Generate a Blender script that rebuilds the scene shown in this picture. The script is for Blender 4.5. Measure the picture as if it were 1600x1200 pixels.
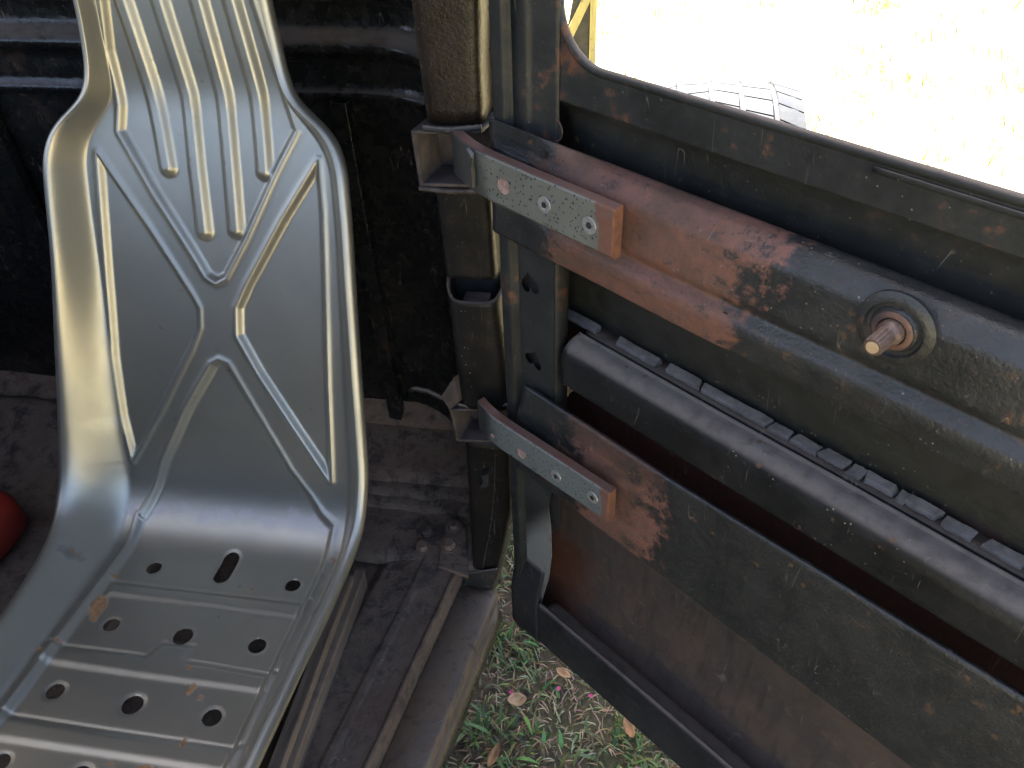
import bpy, bmesh, math, random
import numpy as np
from mathutils import Vector, Matrix, noise
random.seed(7); rng = np.random.default_rng(7)
for o in list(bpy.data.objects): bpy.data.objects.remove(o)
SC = bpy.context.scene; COL = SC.collection

# ------------------------------------------------------------------ camera
FPX = 1290.0; PITCH = math.radians(39); ROLL = math.radians(2.3); HEAD = math.radians(10); CZ = 1.45
CAMP = np.array([0.0, 0.0, CZ])
def ray(x, y):
    u = x-800; v = 600-y
    a = u*math.cos(ROLL)+v*math.sin(ROLL); b = -u*math.sin(ROLL)+v*math.cos(ROLL)
    fw = FPX*math.cos(PITCH)+b*math.sin(PITCH); z = b*math.cos(PITCH)-FPX*math.sin(PITCH)
    return np.array([a*math.cos(HEAD)-fw*math.sin(HEAD), a*math.sin(HEAD)+fw*math.cos(HEAD), z])/FPX
cam = bpy.data.cameras.new('camera'); camo = bpy.data.objects.new('camera', cam); COL.objects.link(camo)
r_ = Vector(ray(801, 600)-ray(800, 600)).normalized(); u_ = Vector(ray(800, 599)-ray(800, 600)).normalized(); f_ = Vector(ray(800, 600)).normalized()
m3 = Matrix((r_, u_, -f_)).transposed()
camo.matrix_world = Matrix.Translation(Vector(CAMP)) @ m3.to_4x4()
cam.sensor_width = 36; cam.lens = 36*FPX/1600; cam.clip_start = 0.02; cam.clip_end = 2000
SC.camera = camo

# ------------------------------------------------------------------ sky, sun, exposure
SUN_EL, SUN_AZ = 52, -42           # azimuth measured from +Y towards +X
w = bpy.data.worlds.new('World'); SC.world = w; w.use_nodes = True
nt = w.node_tree; bg = nt.nodes['Background']
sky = nt.nodes.new('ShaderNodeTexSky'); sky.sky_type = 'NISHITA'; sky.sun_disc = False
sky.sun_elevation = math.radians(SUN_EL); sky.sun_rotation = math.radians(SUN_AZ); sky.dust_density = 5.0; sky.air_density = .8; sky.ozone_density = .5
nt.links.new(sky.outputs[0], bg.inputs[0]); bg.inputs[1].default_value = 0.06
sl = bpy.data.lights.new('sun', 'SUN'); sl.energy = 5.0; sl.angle = math.radians(0.5); sl.color = (1, .95, .86)
so = bpy.data.objects.new('sun', sl); COL.objects.link(so)
ce = math.cos(math.radians(SUN_EL))
sv = Vector((ce*math.sin(math.radians(SUN_AZ)), ce*math.cos(math.radians(SUN_AZ)), math.sin(math.radians(SUN_EL))))
so.rotation_euler = sv.to_track_quat('Z', 'Y').to_euler()
SC.view_settings.view_transform = 'Standard'; SC.view_settings.look = 'None'
SC.view_settings.gamma = 1; SC.view_settings.exposure = 3.85
SC.render.engine = 'CYCLES'
SC.cycles.max_bounces = 6; SC.cycles.diffuse_bounces = 3; SC.cycles.glossy_bounces = 3; SC.cycles.transmission_bounces = 2

# ------------------------------------------------------------------ pixel helpers
def pplane(x, y, p0, n):
    r = ray(x, y); n = np.array(n, float); return CAMP + r*(((np.array(p0, float)-CAMP)@n)/(r@n))
def pz(x, y, z): return pplane(x, y, (0, 0, z), (0, 0, 1))
def py_(x, y, Y): return pplane(x, y, (0, Y, 0), (0, 1, 0))
def pxx(x, y, X): return pplane(x, y, (X, 0, 0), (1, 0, 0))

# ------------------------------------------------------------------ materials
class NT:
    def __init__(s, name):
        s.m = bpy.data.materials.new(name); s.m.use_nodes = True; s.t = s.m.node_tree; s.n = s.t.nodes
        s.b = s.n['Principled BSDF']; s.co = s.n.new('ShaderNodeTexCoord')
    def new(s, t, **k):
        q = s.n.new(t)
        for a, v in k.items(): setattr(q, a, v)
        return q
    def link(s, a, b): s.t.links.new(a, b)
    def noise(s, scale, detail=5, rough=.55, coord=None, dist=0):
        q = s.new('ShaderNodeTexNoise'); q.inputs['Scale'].default_value = scale; q.inputs['Detail'].default_value = detail
        q.inputs['Roughness'].default_value = rough; q.inputs['Distortion'].default_value = dist
        s.link(coord or s.co.outputs['Object'], q.inputs['Vector']); return q.outputs['Fac']
    def ramp(s, fac, a, b, lo=0.0, hi=1.0):
        q = s.new('ShaderNodeMapRange'); q.interpolation_type = 'SMOOTHSTEP'
        q.inputs[1].default_value = a; q.inputs[2].default_value = b; q.inputs[3].default_value = lo; q.inputs[4].default_value = hi
        s.link(fac, q.inputs[0]); return q.outputs[0]
    def mix(s, fac, a, b):
        q = s.new('ShaderNodeMix', data_type='RGBA')
        for i, v in ((6, a), (7, b)):
            if isinstance(v, tuple): q.inputs[i].default_value = (*v, 1)
            else: s.link(v, q.inputs[i])
        if isinstance(fac, (int, float)): q.inputs[0].default_value = fac
        else: s.link(fac, q.inputs[0])
        return q.outputs[2]
    def math(s, op, a, b=0.0):
        q = s.new('ShaderNodeMath', operation=op)
        for i, v in ((0, a), (1, b)):
            if isinstance(v, (int, float)): q.inputs[i].default_value = v
            else: s.link(v, q.inputs[i])
        return q.outputs[0]
    def sep(s, out=None):
        q = s.new('ShaderNodeSeparateXYZ'); s.link(out or s.co.outputs['Object'], q.inputs[0]); return q.outputs
    def attr(s, name):
        q = s.new('ShaderNodeAttribute'); q.attribute_name = name; return q
    def bump(s, h, strength=.3, dist=.002):
        q = s.new('ShaderNodeBump'); q.inputs['Strength'].default_value = strength; q.inputs['Distance'].default_value = dist
        s.link(h, q.inputs['Height']); s.link(q.outputs[0], s.b.inputs['Normal'])
    def upz(s):
        g = s.new('ShaderNodeNewGeometry'); return s.sep(g.outputs['Normal'])[2]
    def set(s, col=None, rough=.5, metal=0.0, spec=None):
        for k, v in (('Base Color', col), ('Roughness', rough), ('Metallic', metal), ('Specular IOR Level', spec)):
            if v is None: continue
            if isinstance(v, tuple): s.b.inputs[k].default_value = (*v, 1)
            elif isinstance(v, (int, float)): s.b.inputs[k].default_value = v
            else: s.link(v, s.b.inputs[k])
        return s.m

def grime(k, c, amt=1.0, light=(.26, .22, .17), streak=True, seed=0.0):
    """fine wear with a shape of its own: pale grit, chips, hairline scratches, runs"""
    v = k.new('ShaderNodeTexVoronoi'); v.inputs['Scale'].default_value = 210; k.link(k.co.outputs['Object'], v.inputs['Vector'])
    cs = k.sep(v.outputs['Color'])
    m = k.math('MULTIPLY', k.ramp(v.outputs['Distance'], .10, .24, 1, 0), k.ramp(cs[0], .86, .90)); 
    pat = k.ramp(k.noise(6+seed, 4, .6), .46, .62, .08, 1)
    c = k.mix(k.math('MULTIPLY', k.math('MULTIPLY', m, pat), .85*amt), c, light)
    v2 = k.new('ShaderNodeTexVoronoi'); v2.inputs['Scale'].default_value = 55; k.link(k.co.outputs['Object'], v2.inputs['Vector'])
    c2 = k.sep(v2.outputs['Color']); dn = k.math('ADD', v2.outputs['Distance'], k.math('MULTIPLY', k.math('SUBTRACT', k.noise(230, 4, .65), .5), .55))
    m2 = k.math('MULTIPLY', k.math('MULTIPLY', k.ramp(dn, .10, .20, 1, 0), k.ramp(c2[1], .74, .78)), k.ramp(k.noise(3.1+seed, 3, .5), .50, .60))
    c = k.mix(k.math('MULTIPLY', m2, .8*amt), c, (.10, .055, .028))
    if streak:
        for sc, rot, th in (((9, 9, 1.3), (.5, .2, .7), .0045), ((14, 14, 2.2), (1.9, .8, .3), .004)):
            mp = k.new('ShaderNodeMapping'); k.link(k.co.outputs['Object'], mp.inputs[0]); mp.inputs['Scale'].default_value = sc; mp.inputs['Rotation'].default_value = rot
            nn = k.noise(2.6, 2, .4, mp.outputs[0]); d = k.math('ABSOLUTE', k.math('SUBTRACT', nn, .5))
            ms = k.math('MULTIPLY', k.ramp(d, th*.3, th, 1, 0), k.ramp(k.noise(11+seed+sc[0], 3, .5), .56, .64))
            c = k.mix(k.math('MULTIPLY', ms, .32*amt), c, light)
        mp = k.new('ShaderNodeMapping'); k.link(k.co.outputs['Object'], mp.inputs[0]); mp.inputs['Scale'].default_value = (130, 130, 6)
        rn = k.math('MULTIPLY', k.ramp(k.noise(1, 4, .6, mp.outputs[0]), .66, .74), k.ramp(k.noise(5+seed, 3, .5), .5, .66))
        c = k.mix(k.math('MULTIPLY', rn, .45*amt), c, tuple(v_*.7 for v_ in light))
    return c

def black_paint(name, base=(.014, .0145, .0135), dust=(.16, .125, .10), dustamt=.75, rust=.12, rough=.42, bumpamt=.25, bscale=160, spec=.27):
    """old black paint: fine orange peel, rusty specks, pinkish dust lying on faces that look up"""
    k = NT(name)
    n1 = k.noise(9, 8, .62); n2 = k.noise(60, 6, .6); n3 = k.noise(260, 3, .6)
    c = k.mix(k.ramp(n1, .35, .7), base, tuple(v*1.9 for v in base))
    rm = k.math('MULTIPLY', k.ramp(k.math('ADD', k.math('MULTIPLY', n1, .6), k.math('MULTIPLY', n2, .4)), .56, .66), rust*4)
    c = k.mix(rm, c, (.13, .055, .028))
    sp = k.ramp(n3, .70, .76, 0, .5); c = k.mix(sp, c, (.16, .13, .1))
    up = k.upz()
    dm = k.math('MULTIPLY', k.ramp(up, .35, .9), k.ramp(k.math('ADD', n2, k.math('MULTIPLY', n1, .5)), .45, .85, dustamt*.55, dustamt))
    film = k.ramp(k.noise(4.3, 6, .6), .45, .75, 0, .10)
    c = k.mix(k.math('MAXIMUM', dm, k.math('MULTIPLY', film, .5)), c, dust)
    c = grime(k, c)
    rg = k.math('ADD', k.ramp(n2, .3, .7, rough-.08, rough+.12), k.math('MULTIPLY', dm, .35))
    k.bump(k.math('ADD', k.noise(bscale, 5, .6), k.math('MULTIPLY', n1, .6)), bumpamt, .0025)
    return k.set(c, rg, 0.0, spec)

def rust_plate(name, s_a, s_b, zmid=None):
    """black paint gone to bare rust where the plate was cut and welded, between two distances from the hinge"""
    k = NT(name); x, y, z = k.sep()
    n1 = k.noise(14, 8, .65, dist=.3); n2 = k.noise(70, 6, .62); n3 = k.noise(300, 3, .6)
    xd = k.math('ADD', x, k.math('MULTIPLY', k.math('SUBTRACT', n1, .5), .26))
    xd = k.math('ADD', xd, k.math('MULTIPLY', k.math('SUBTRACT', n2, .5), .13)); xd = k.math('ADD', xd, k.math('MULTIPLY', k.math('SUBTRACT', n3, .5), .05))
    m = k.math('MULTIPLY', k.ramp(xd, s_a-.015, s_a+.03), k.ramp(xd, s_b-.022, s_b+.018, 1, 0))
    if zmid:
        zd = k.math('ADD', z, k.math('MULTIPLY', k.math('SUBTRACT', n1, .5), .06))
        m = k.math('MULTIPLY', m, k.ramp(zd, zmid[0], zmid[1], 1, zmid[2]))
    blk = k.mix(k.ramp(n1, .3, .7), (.013, .0135, .013), (.028, .028, .026))
    r1 = k.mix(k.ramp(n2, .3, .7), (.15, .064, .042), (.12, .062, .047))
    r1 = k.mix(k.ramp(n1, .42, .62), r1, (.085, .046, .030)); r1 = k.mix(k.ramp(n2, .58, .72, 0, .45), r1, (.05, .03, .022)); r1 = k.mix(k.ramp(k.noise(28, 7, .7), .56, .66, 0, .8), r1, (.15, .052, .022))
    spots = k.ramp(k.math('ADD', k.math('MULTIPLY', n1, .55), k.math('MULTIPLY', n2, .45)), .58, .64, 0, .8)
    c = k.mix(m, k.mix(spots, blk, (.085, .045, .022)), r1)
    c = k.mix(k.math('MULTIPLY', k.ramp(k.math('ADD', k.math('MULTIPLY', n3, .5), k.math('MULTIPLY', n2, .5)), .55, .62), .5), c, (.03, .02, .016))
    c = k.mix(k.ramp(k.noise(420, 2, .5), .74, .79, 0, .55), c, (.33, .28, .22))
    c = grime(k, c)
    k.bump(k.math('ADD', k.math('ADD', n2, n3), k.math('MULTIPLY', m, .6)), .45, .002)
    return k.set(c, k.math('ADD', k.ramp(n2, .3, .7, .33, .5), k.math('MULTIPLY', m, .28)), 0.0, .48)

def seat_metal():
    k = NT('zinc_grey_pressed_steel')
    n1 = k.noise(5, 6, .6); n2 = k.noise(55, 6, .6); n3 = k.noise(320, 3, .55)
    c = k.mix(k.ramp(n1, .3, .7), (.345, .335, .288), (.385, .36, .30))
    ox = k.attr('oxide').outputs['Fac']; ru = k.attr('rust').outputs['Fac']; di = k.attr('dirt').outputs['Fac']
    oxm = k.ramp(k.math('ADD', ox, k.math('MULTIPLY', k.math('SUBTRACT', n2, .5), .9)), .42, .58)
    c = k.mix(k.math('MULTIPLY', oxm, .55), c, (.5, .46, .45))
    dm = k.ramp(k.math('ADD', di, k.math('MULTIPLY', k.math('SUBTRACT', n2, .5), .8)), .4, .75)
    c = k.mix(k.math('MULTIPLY', dm, .8), c, (.075, .07, .06))
    rm = k.ramp(k.math('ADD', ru, k.math('MULTIPLY', k.math('SUBTRACT', n2, .5), 1.1)), .45, .6)
    c = k.mix(rm, c, k.mix(k.ramp(k.noise(170, 5, .7), .35, .6), (.36, .19, .075), (.20, .11, .05)))
    c = grime(k, c, .35, (.6, .57, .5), False); sm_ = k.ramp(k.noise(9, 4, .5, dist=.3), .5, .75, 0, .18); c = k.mix(sm_, c, (.24, .225, .19))
    nonm = k.math('MAXIMUM', rm, k.math('MULTIPLY', dm, .9))
    k.bump(k.math('ADD', n3, k.math('MULTIPLY', n2, .6)), .09, .001)
    rg = k.math('ADD', k.math('ADD', k.ramp(n2, .3, .7, .385, .415), k.math('MULTIPLY', sm_, .25)), k.math('ADD', k.math('MULTIPLY', nonm, .35), k.math('MULTIPLY', oxm, .1)))
    return k.set(c, rg, k.math('SUBTRACT', .86, k.math('MULTIPLY', nonm, .8)))

def speckled_grey(name, x_dark, x_rust, col=(.115, .116, .096)):
    """grey primer sprayed with black specks; black towards the pillar, raw rust at the cut end"""
    k = NT(name); x, y, z = k.sep()
    n1 = k.noise(25, 6, .6); n2 = k.noise(120, 4, .6)
    v = k.new('ShaderNodeTexVoronoi'); v.inputs['Scale'].default_value = 220; v.inputs['Randomness'].default_value = 1
    k.link(k.co.outputs['Object'], v.inputs['Vector'])
    dot = k.math('MULTIPLY', k.ramp(k.math('ADD', v.outputs['Distance'], k.math('MULTIPLY', k.math('SUBTRACT', k.noise(500, 2, .5), .5), .25)), .20, .32, 1, 0), k.ramp(n2, .36, .50))
    c = k.mix(k.ramp(n1, .3, .7), col, tuple(v_*1.18 for v_ in col))
    c = k.mix(dot, c, (.02, .02, .018))
    xd = k.math('ADD', x, k.math('MULTIPLY', k.math('SUBTRACT', n1, .5), .03))
    dk = k.ramp(xd, x_dark, x_dark+.035, 1, 0); c = k.mix(dk, c, (.03, .031, .029))
    ru = k.ramp(xd, x_rust-.002, x_rust+.002)
    up = k.upz(); ru = k.math('MAXIMUM', ru, k.ramp(up, .75, .9, 0, .9))
    c = k.mix(ru, c, k.mix(k.ramp(n2, .3, .7), (.13, .05, .026), (.12, .065, .05)))
    k.bump(n2, .25, .0012)
    return k.set(c, k.math('ADD', .36, k.math('MULTIPLY', ru, .35)), 0.0, .5)

def simple(name, col, col2=None, scale=40, rough=.6, metal=0.0, bump=.2, bd=.002, detail=6):
    k = NT(name); n1 = k.noise(scale, detail, .62)
    c = k.mix(k.ramp(n1, .32, .68), col, col2 or tuple(v*.6 for v in col))
    if bump: k.bump(k.math('ADD', k.noise(scale*4, 4, .6), n1), bump, bd)
    return k.set(c, k.ramp(n1, .3, .7, rough-.06, rough+.08), metal)

def wood_mat(name, col, col2, axis=1):
    k = NT(name); mp = k.new('ShaderNodeMapping'); k.link(k.co.outputs['Object'], mp.inputs[0])
    sc = [60, 60, 60]; sc[axis] = 4; mp.inputs['Scale'].default_value = sc
    n = k.noise(1, 7, .65, mp.outputs[0]); n2 = k.noise(30, 5, .6)
    c = k.mix(k.ramp(n, .3, .7), col, col2); c = k.mix(k.ramp(n2, .55, .75, 0, .6), c, (.05, .04, .033))
    k.bump(n, .5, .003); return k.set(c, .8)

def floor_mat():
    k = NT('dusty_undersealed_floor')
    n1 = k.noise(7, 8, .66, dist=.5); n2 = k.noise(38, 8, .68); n3 = k.noise(180, 5, .65); x, y, z = k.sep()
    c = k.mix(k.ramp(n1, .3, .7), (.145, .096, .066), (.20, .138, .096))
    c = k.mix(k.ramp(n2, .48, .68, 0, .75), c, (.03, .026, .024))
    c = k.mix(k.ramp(n2, .2, .36, .5, 0), c, (.15, .112, .09))
    red = k.math('MULTIPLY', k.ramp(n1, .5, .65), .6); c = k.mix(red, c, (.10, .045, .032))
    fr = k.ramp(k.math('ADD', y, k.math('MULTIPLY', k.math('SUBTRACT', n1, .5), .3)), .62, .92)   # oily towards the door, dry dust at the back
    c = k.mix(k.math('MULTIPLY', k.math('SUBTRACT', 1.0, fr), .5), c, (.058, .048, .036))
    c = k.mix(k.ramp(n3, .66, .73, 0, .55), c, (.22, .19, .16))
    c = k.mix(k.ramp(k.noise(19, 9, .74, dist=.9), .53, .62, 0, .72), c, (.028, .022, .019)); c = k.mix(k.ramp(k.noise(90, 6, .7), .60, .68, 0, .5), c, (.24, .18, .14)); c = grime(k, c, .8)
    k.bump(k.math('ADD', k.math('MULTIPLY', n2, 1.4), k.math('MULTIPLY', n3, .6)), .8, .005)
    return k.set(c, k.ramp(n2, .3, .7, .6, .9))

def sill_mat():
    k = NT('worn_sill_steel')
    n1 = k.noise(11, 8, .66, dist=.4); n2 = k.noise(60, 8, .66); n3 = k.noise(240, 4, .6)
    c = k.mix(k.ramp(n1, .32, .68), (.15, .105, .07), (.115, .098, .08))
    c = k.mix(k.ramp(n2, .5, .7, 0, .7), c, (.06, .048, .04))
    c = k.mix(k.ramp(n1, .55, .68, 0, .55), c, (.16, .075, .035))
    c = k.mix(k.ramp(n2, .2, .36, .5, 0), c, (.27, .22, .17))
    c = grime(k, c, .9); c = k.mix(k.ramp(k.noise(24, 8, .72, dist=.8), .54, .64, 0, .7), c, (.045, .036, .03))
    k.bump(k.math('ADD', n2, n3), .6, .004); return k.set(c, .62)

def ground_mat():
    k = NT('soil_and_dry_thatch')
    n1 = k.noise(2.2, 8, .65); n2 = k.noise(26, 8, .7); n3 = k.noise(160, 6, .7)
    c = k.mix(k.ramp(n2, .35, .65), (.045, .03, .019), (.13, .095, .055))
    c = k.mix(k.ramp(n3, .55, .72, 0, .8), c, (.24, .19, .11))
    c = k.mix(k.ramp(n1, .4, .65, 0, .6), c, (.06, .075, .022))
    x, y, z = k.sep(); yd = k.math('ADD', y, k.math('MULTIPLY', n1, .8))
    lawn = k.mix(k.ramp(n2, .3, .7), (.40, .34, .21), (.30, .27, .13))
    c = k.mix(k.math('MAXIMUM', k.ramp(yd, 1.6, 2.4), k.math('MAXIMUM', k.ramp(k.math('ADD', x, k.math('MULTIPLY', n1, .8)), 2.2, 3.2), k.ramp(yd, -2.2, -3.2))), c, lawn)  # unseen lawn in front is added to bounce warm light back
    k.bump(k.math('ADD', n2, k.math('MULTIPLY', n3, .6)), .8, .02); return k.set(c, .95)

def blade_mat():
    k = NT('grass_blade'); a = k.attr('tint'); k.link(a.outputs['Color'], k.b.inputs['Base Color'])
    k.b.inputs['Roughness'].default_value = .55
    tr = k.new('ShaderNodeBsdfTranslucent'); k.link(a.outputs['Color'], tr.inputs[0])
    mx = k.new('ShaderNodeMixShader'); mx.inputs[0].default_value = .3
    k.link(k.b.outputs[0], mx.inputs[1]); k.link(tr.outputs[0], mx.inputs[2]); k.link(mx.outputs[0], k.n['Material Output'].inputs[0])
    return k.m

def skin_mat():
    """inside of the door skin: black above, oxide red primer under the beam, brown rust and grime low down"""
    k = NT('door_skin_primer'); x, y, z = k.sep()
    n1 = k.noise(10, 8, .64, dist=.4); n2 = k.noise(55, 6, .62)
    mp = k.new('ShaderNodeMapping'); k.link(k.co.outputs['Object'], mp.inputs[0]); mp.inputs['Scale'].default_value = (90, 90, 7)
    n4 = k.noise(1, 5, .6, mp.outputs[0])
    zd = k.math('ADD', z, k.math('MULTIPLY', k.math('SUBTRACT', n1, .5), .08))
    c = k.mix(k.ramp(zd, CZ-.56, CZ-.60), (.012, .0125, .010), (.05, .017, .014))
    low = k.mix(k.ramp(n1, .35, .65), (.066, .045, .034), (.042, .034, .029))
    low = k.mix(k.ramp(n4, .5, .7, 0, .6), low, (.02, .018, .016))
    low = k.mix(k.ramp(n2, .28, .4, .35, 0), low, (.13, .09, .07))
    xr = k.math('ADD', x, k.math('MULTIPLY', k.math('SUBTRACT', n2, .5), .05))
    c = k.mix(k.ramp(zd, CZ-.74, CZ-.84), c, low)
    c = k.mix(k.math('MULTIPLY', k.ramp(xr, .13, .05), k.ramp(z, CZ-.95, CZ-1.0)), c, (.07, .026, .013))
    c = grime(k, c, .8)
    k.bump(k.math('ADD', n2, n1), .3, .003)
    return k.set(c, k.ramp(n2, .3, .7, .45, .65))

M = {}
M['seat'] = seat_metal()
M['black'] = black_paint('old_black_paint')
M['black_deep'] = black_paint('tarry_black_back_panel', base=(.007, .007, .0065), dustamt=.8, rust=.04, rough=.25, bumpamt=.8, bscale=45, spec=.5)
M['stile'] = black_paint('worn_black_stile', base=(.014, .0145, .0135), rust=.22, rough=.45)
M['wrinkle'] = black_paint('wrinkled_brown_black_coating', base=(.009, .0058, .004), rust=.02, rough=.34, dustamt=.3, bumpamt=.35, bscale=240)
M['plate_up'] = rust_plate('rusty_upper_plate', .075, .30)
M['plate_low'] = rust_plate('rusty_lower_plate', .10, .235, (CZ-.70, CZ-.66, .45))
M['skin'] = skin_mat()
M['beam'] = black_paint('dusty_beam', base=(.007, .0072, .007), dust=(.16, .137, .12), dustamt=.9, rust=.03)
M['rail'] = black_paint('bottom_rail_black', base=(.014, .014, .015), rust=.04, rough=.5)
M['arm_up'] = speckled_grey('speckled_upper_arm', -.012, .162)
M['arm_low'] = speckled_grey('speckled_lower_arm', -.025, .184, (.10, .112, .104))
M['rust_end'] = simple('orange_rust', (.17, .065, .026), (.10, .04, .022), 80, .8)
M['steel'] = simple('zinc_screw', (.62, .61, .57), (.45, .44, .41), 200, .33, .75)
M['dark'] = simple('dark_hole', (.012, .011, .010), None, 40, .8)
M['pinkhole'] = simple('bare_primer_hole', (.34, .23, .19), (.2, .12, .1), 120, .7)
M['box'] = simple('dusty_brown_hinge_box', (.055, .040, .034), (.022, .016, .014), 45, .7, 0, .4)
M['spline'] = simple('brown_spline_steel', (.16, .11, .085), (.085, .055, .042), 120, .5, .4)
M['brass'] = simple('worn_shaft_end', (.62, .45, .27), (.45, .3, .17), 100, .45, .5)
M['rustwash'] = simple('rusty_washer', (.13, .062, .038), (.06, .038, .03), 90, .7)
M['floor'] = floor_mat(); M['sill'] = sill_mat()
M['seal'] = simple('perished_grey_rubber', (.15, .132, .118), (.09, .078, .068), 50, .85, 0, .5)
M['gusset'] = simple('grey_primer', (.13, .13, .12), (.085, .085, .08), 22, .5)
M['wood'] = wood_mat('grimy_plywood_edge', (.20, .15, .105), (.10, .072, .05))
M['timber'] = wood_mat('weathered_yellow_timber', (.34, .30, .12), (.25, .21, .08), 2)
M['panel'] = simple('dark_infill', (.03, .028, .022), None, 20, .7)
M['rubber'] = simple('dusty_tyre_rubber', (.013, .016, .023), (.022, .024, .028), 30, .75)
M['red'] = simple('red_plastic', (.30, .022, .012), (.22, .02, .012), 12, .5, 0, .05)
M['ground'] = ground_mat(); M['blade'] = blade_mat()
M['leaf'] = simple('dry_leaf_brown', (.30, .15, .055), (.17, .085, .035), 90, .75)
M['leaf2'] = simple('dry_leaf_tan', (.33, .21, .11), (.22, .12, .055), 90, .75)
M['petal'] = simple('pink_petal', (.55, .05, .16), (.4, .03, .2), 90, .6)
M['pillar'] = black_paint('glossy_black_pillar', base=(.006, .0055, .005), dustamt=.35, rust=.02, rough=.38, bumpamt=.22, bscale=140, spec=.16)
M['bodyout'] = black_paint('outer_body_black', base=(.018, .016, .015), rust=.08, rough=.3)

# ------------------------------------------------------------------ mesh helpers
def link(o, parent=None):
    COL.objects.link(o)
    if parent: o.parent = parent
    return o
def empty(name, loc=(0, 0, 0), rz=0):
    o = bpy.data.objects.new(name, None); o.location = loc; o.rotation_euler = (0, 0, rz); o.empty_display_size = .05; return link(o)
def tag(o, label=None, cat=None, group=None, kind=None):
    for k_, v in (('label', label), ('category', cat), ('group', group), ('kind', kind)):
        if v: o[k_] = v
    return o
def mesh(name, V, F, mat, parent=None, smooth=False, solid=0, bevel=0, offset=0, angle=35):
    me = bpy.data.meshes.new(name); me.from_pydata([tuple(map(float, v)) for v in V], [], [tuple(map(int, f)) for f in F]); me.update()
    bm = bmesh.new(); bm.from_mesh(me); bmesh.ops.recalc_face_normals(bm, faces=bm.faces); bm.to_mesh(me); bm.free()
    me.materials.append(mat); o = link(bpy.data.objects.new(name, me), parent)
    if smooth:
        for p in me.polygons: p.use_smooth = True
    if solid:
        s = o.modifiers.new('solidify', 'SOLIDIFY'); s.thickness = solid; s.offset = offset
    if bevel:
        b = o.modifiers.new('bevel', 'BEVEL'); b.width = bevel; b.segments = 2; b.limit_method = 'ANGLE'; b.angle_limit = math.radians(angle)
    return o
def box(name, a, b, mat, parent=None, bevel=.002, jit=0):
    a = np.array(a, float); b = np.array(b, float)
    V = [(x, y, z) for x in (a[0], b[0]) for y in (a[1], b[1]) for z in (a[2], b[2])]
    if jit: V = [tuple(c+random.uniform(-jit, jit) for c in v) for v in V]
    F = [(0, 1, 3, 2), (4, 6, 7, 5), (0, 4, 5, 1), (2, 3, 7, 6), (0, 2, 6, 4), (1, 5, 7, 3)]
    return mesh(name, V, F, mat, parent, bevel=bevel)
def fillet(P, rad, n=5):
    P = [np.array(p, float) for p in P]; out = [P[0]]
    for i in range(1, len(P)-1):
        a = P[i-1]-P[i]; b = P[i+1]-P[i]; la = np.linalg.norm(a); lb = np.linalg.norm(b)
        r = min(rad[i] if isinstance(rad, (list, tuple)) else rad, la*.45, lb*.45)
        A = P[i]+a/la*r; B = P[i]+b/lb*r
        for j in range(n+1):
            t = j/n; out.append((1-t)**2*A+2*t*(1-t)*P[i]+t*t*B)
    out.append(P[-1]); return out
def wav(x, y, z, amp, f=6.0): return amp*noise.noise(Vector((x*f, y*f, z*f)))
def extrude_s(name, prof, s0, s1, mat, parent, nseg=60, solid=.0016, wave=.0008, rad=.006, mod=None, end0=None, end1=None):
    """profile of (w, z above ground) swept along the door's length; local y = -w"""
    P = fillet(prof, rad); V = []; F = []; n = len(P)
    for i in range(nseg+1):
        for j, p in enumerate(P):
            a = s0 if end0 is None else end0(p[1]); b = s1 if end1 is None else end1(p[1])
            s = a+(b-a)*i/nseg; wv, z = p
            if mod: wv, z = mod(s, wv, z)
            V.append((s, -wv+wav(s, wv, z, wave), z+wav(s+7, wv, z, wave)))
    for i in range(nseg):
        for j in range(n-1): F.append((i*n+j, i*n+j+1, (i+1)*n+j+1, (i+1)*n+j))
    return mesh(name, V, F, mat, parent, smooth=True, solid=solid)
def holed(name, outer, holes, to3, mat, parent, solid=.0016, offset=0):
    bm = bmesh.new(); E = []
    for loop in [outer]+holes:
        vs = [bm.verts.new(to3(*p)) for p in loop]
        E += [bm.edges.new((vs[i], vs[(i+1) % len(vs)])) for i in range(len(vs))]
    bmesh.ops.triangle_fill(bm, edges=E, use_beauty=True)
    me = bpy.data.meshes.new(name); bm.to_mesh(me); bm.free(); me.materials.append(mat)
    o = link(bpy.data.objects.new(name, me), parent)
    s = o.modifiers.new('solidify', 'SOLIDIFY'); s.thickness = solid; s.offset = offset
    return o
def lathe(name, prof, org, axis, mat, parent, n=32, spl=None):
    axis = Vector(axis).normalized(); q = axis.to_track_quat('Z', 'Y'); V = []; F = []
    for h, r in prof:
        for i in range(n):
            a = 2*math.pi*i/n; rr = r
            if spl and spl[0] <= h <= spl[1]: rr = r*(1 if i % 2 else .86)
            V.append(Vector(org)+q @ Vector((rr*math.cos(a), rr*math.sin(a), h)))
    m = len(prof)
    for j in range(m-1):
        for i in range(n): F.append((j*n+i, j*n+(i+1) % n, (j+1)*n+(i+1) % n, (j+1)*n+i))
    F.append(tuple(range((m-1)*n, m*n))); F.append(tuple(reversed(range(n))))
    o = mesh(name, V, F, mat, parent, smooth=True)
    o.data.set_sharp_from_angle(angle=math.radians(40)) if hasattr(o.data, 'set_sharp_from_angle') else None
    return o
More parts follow.
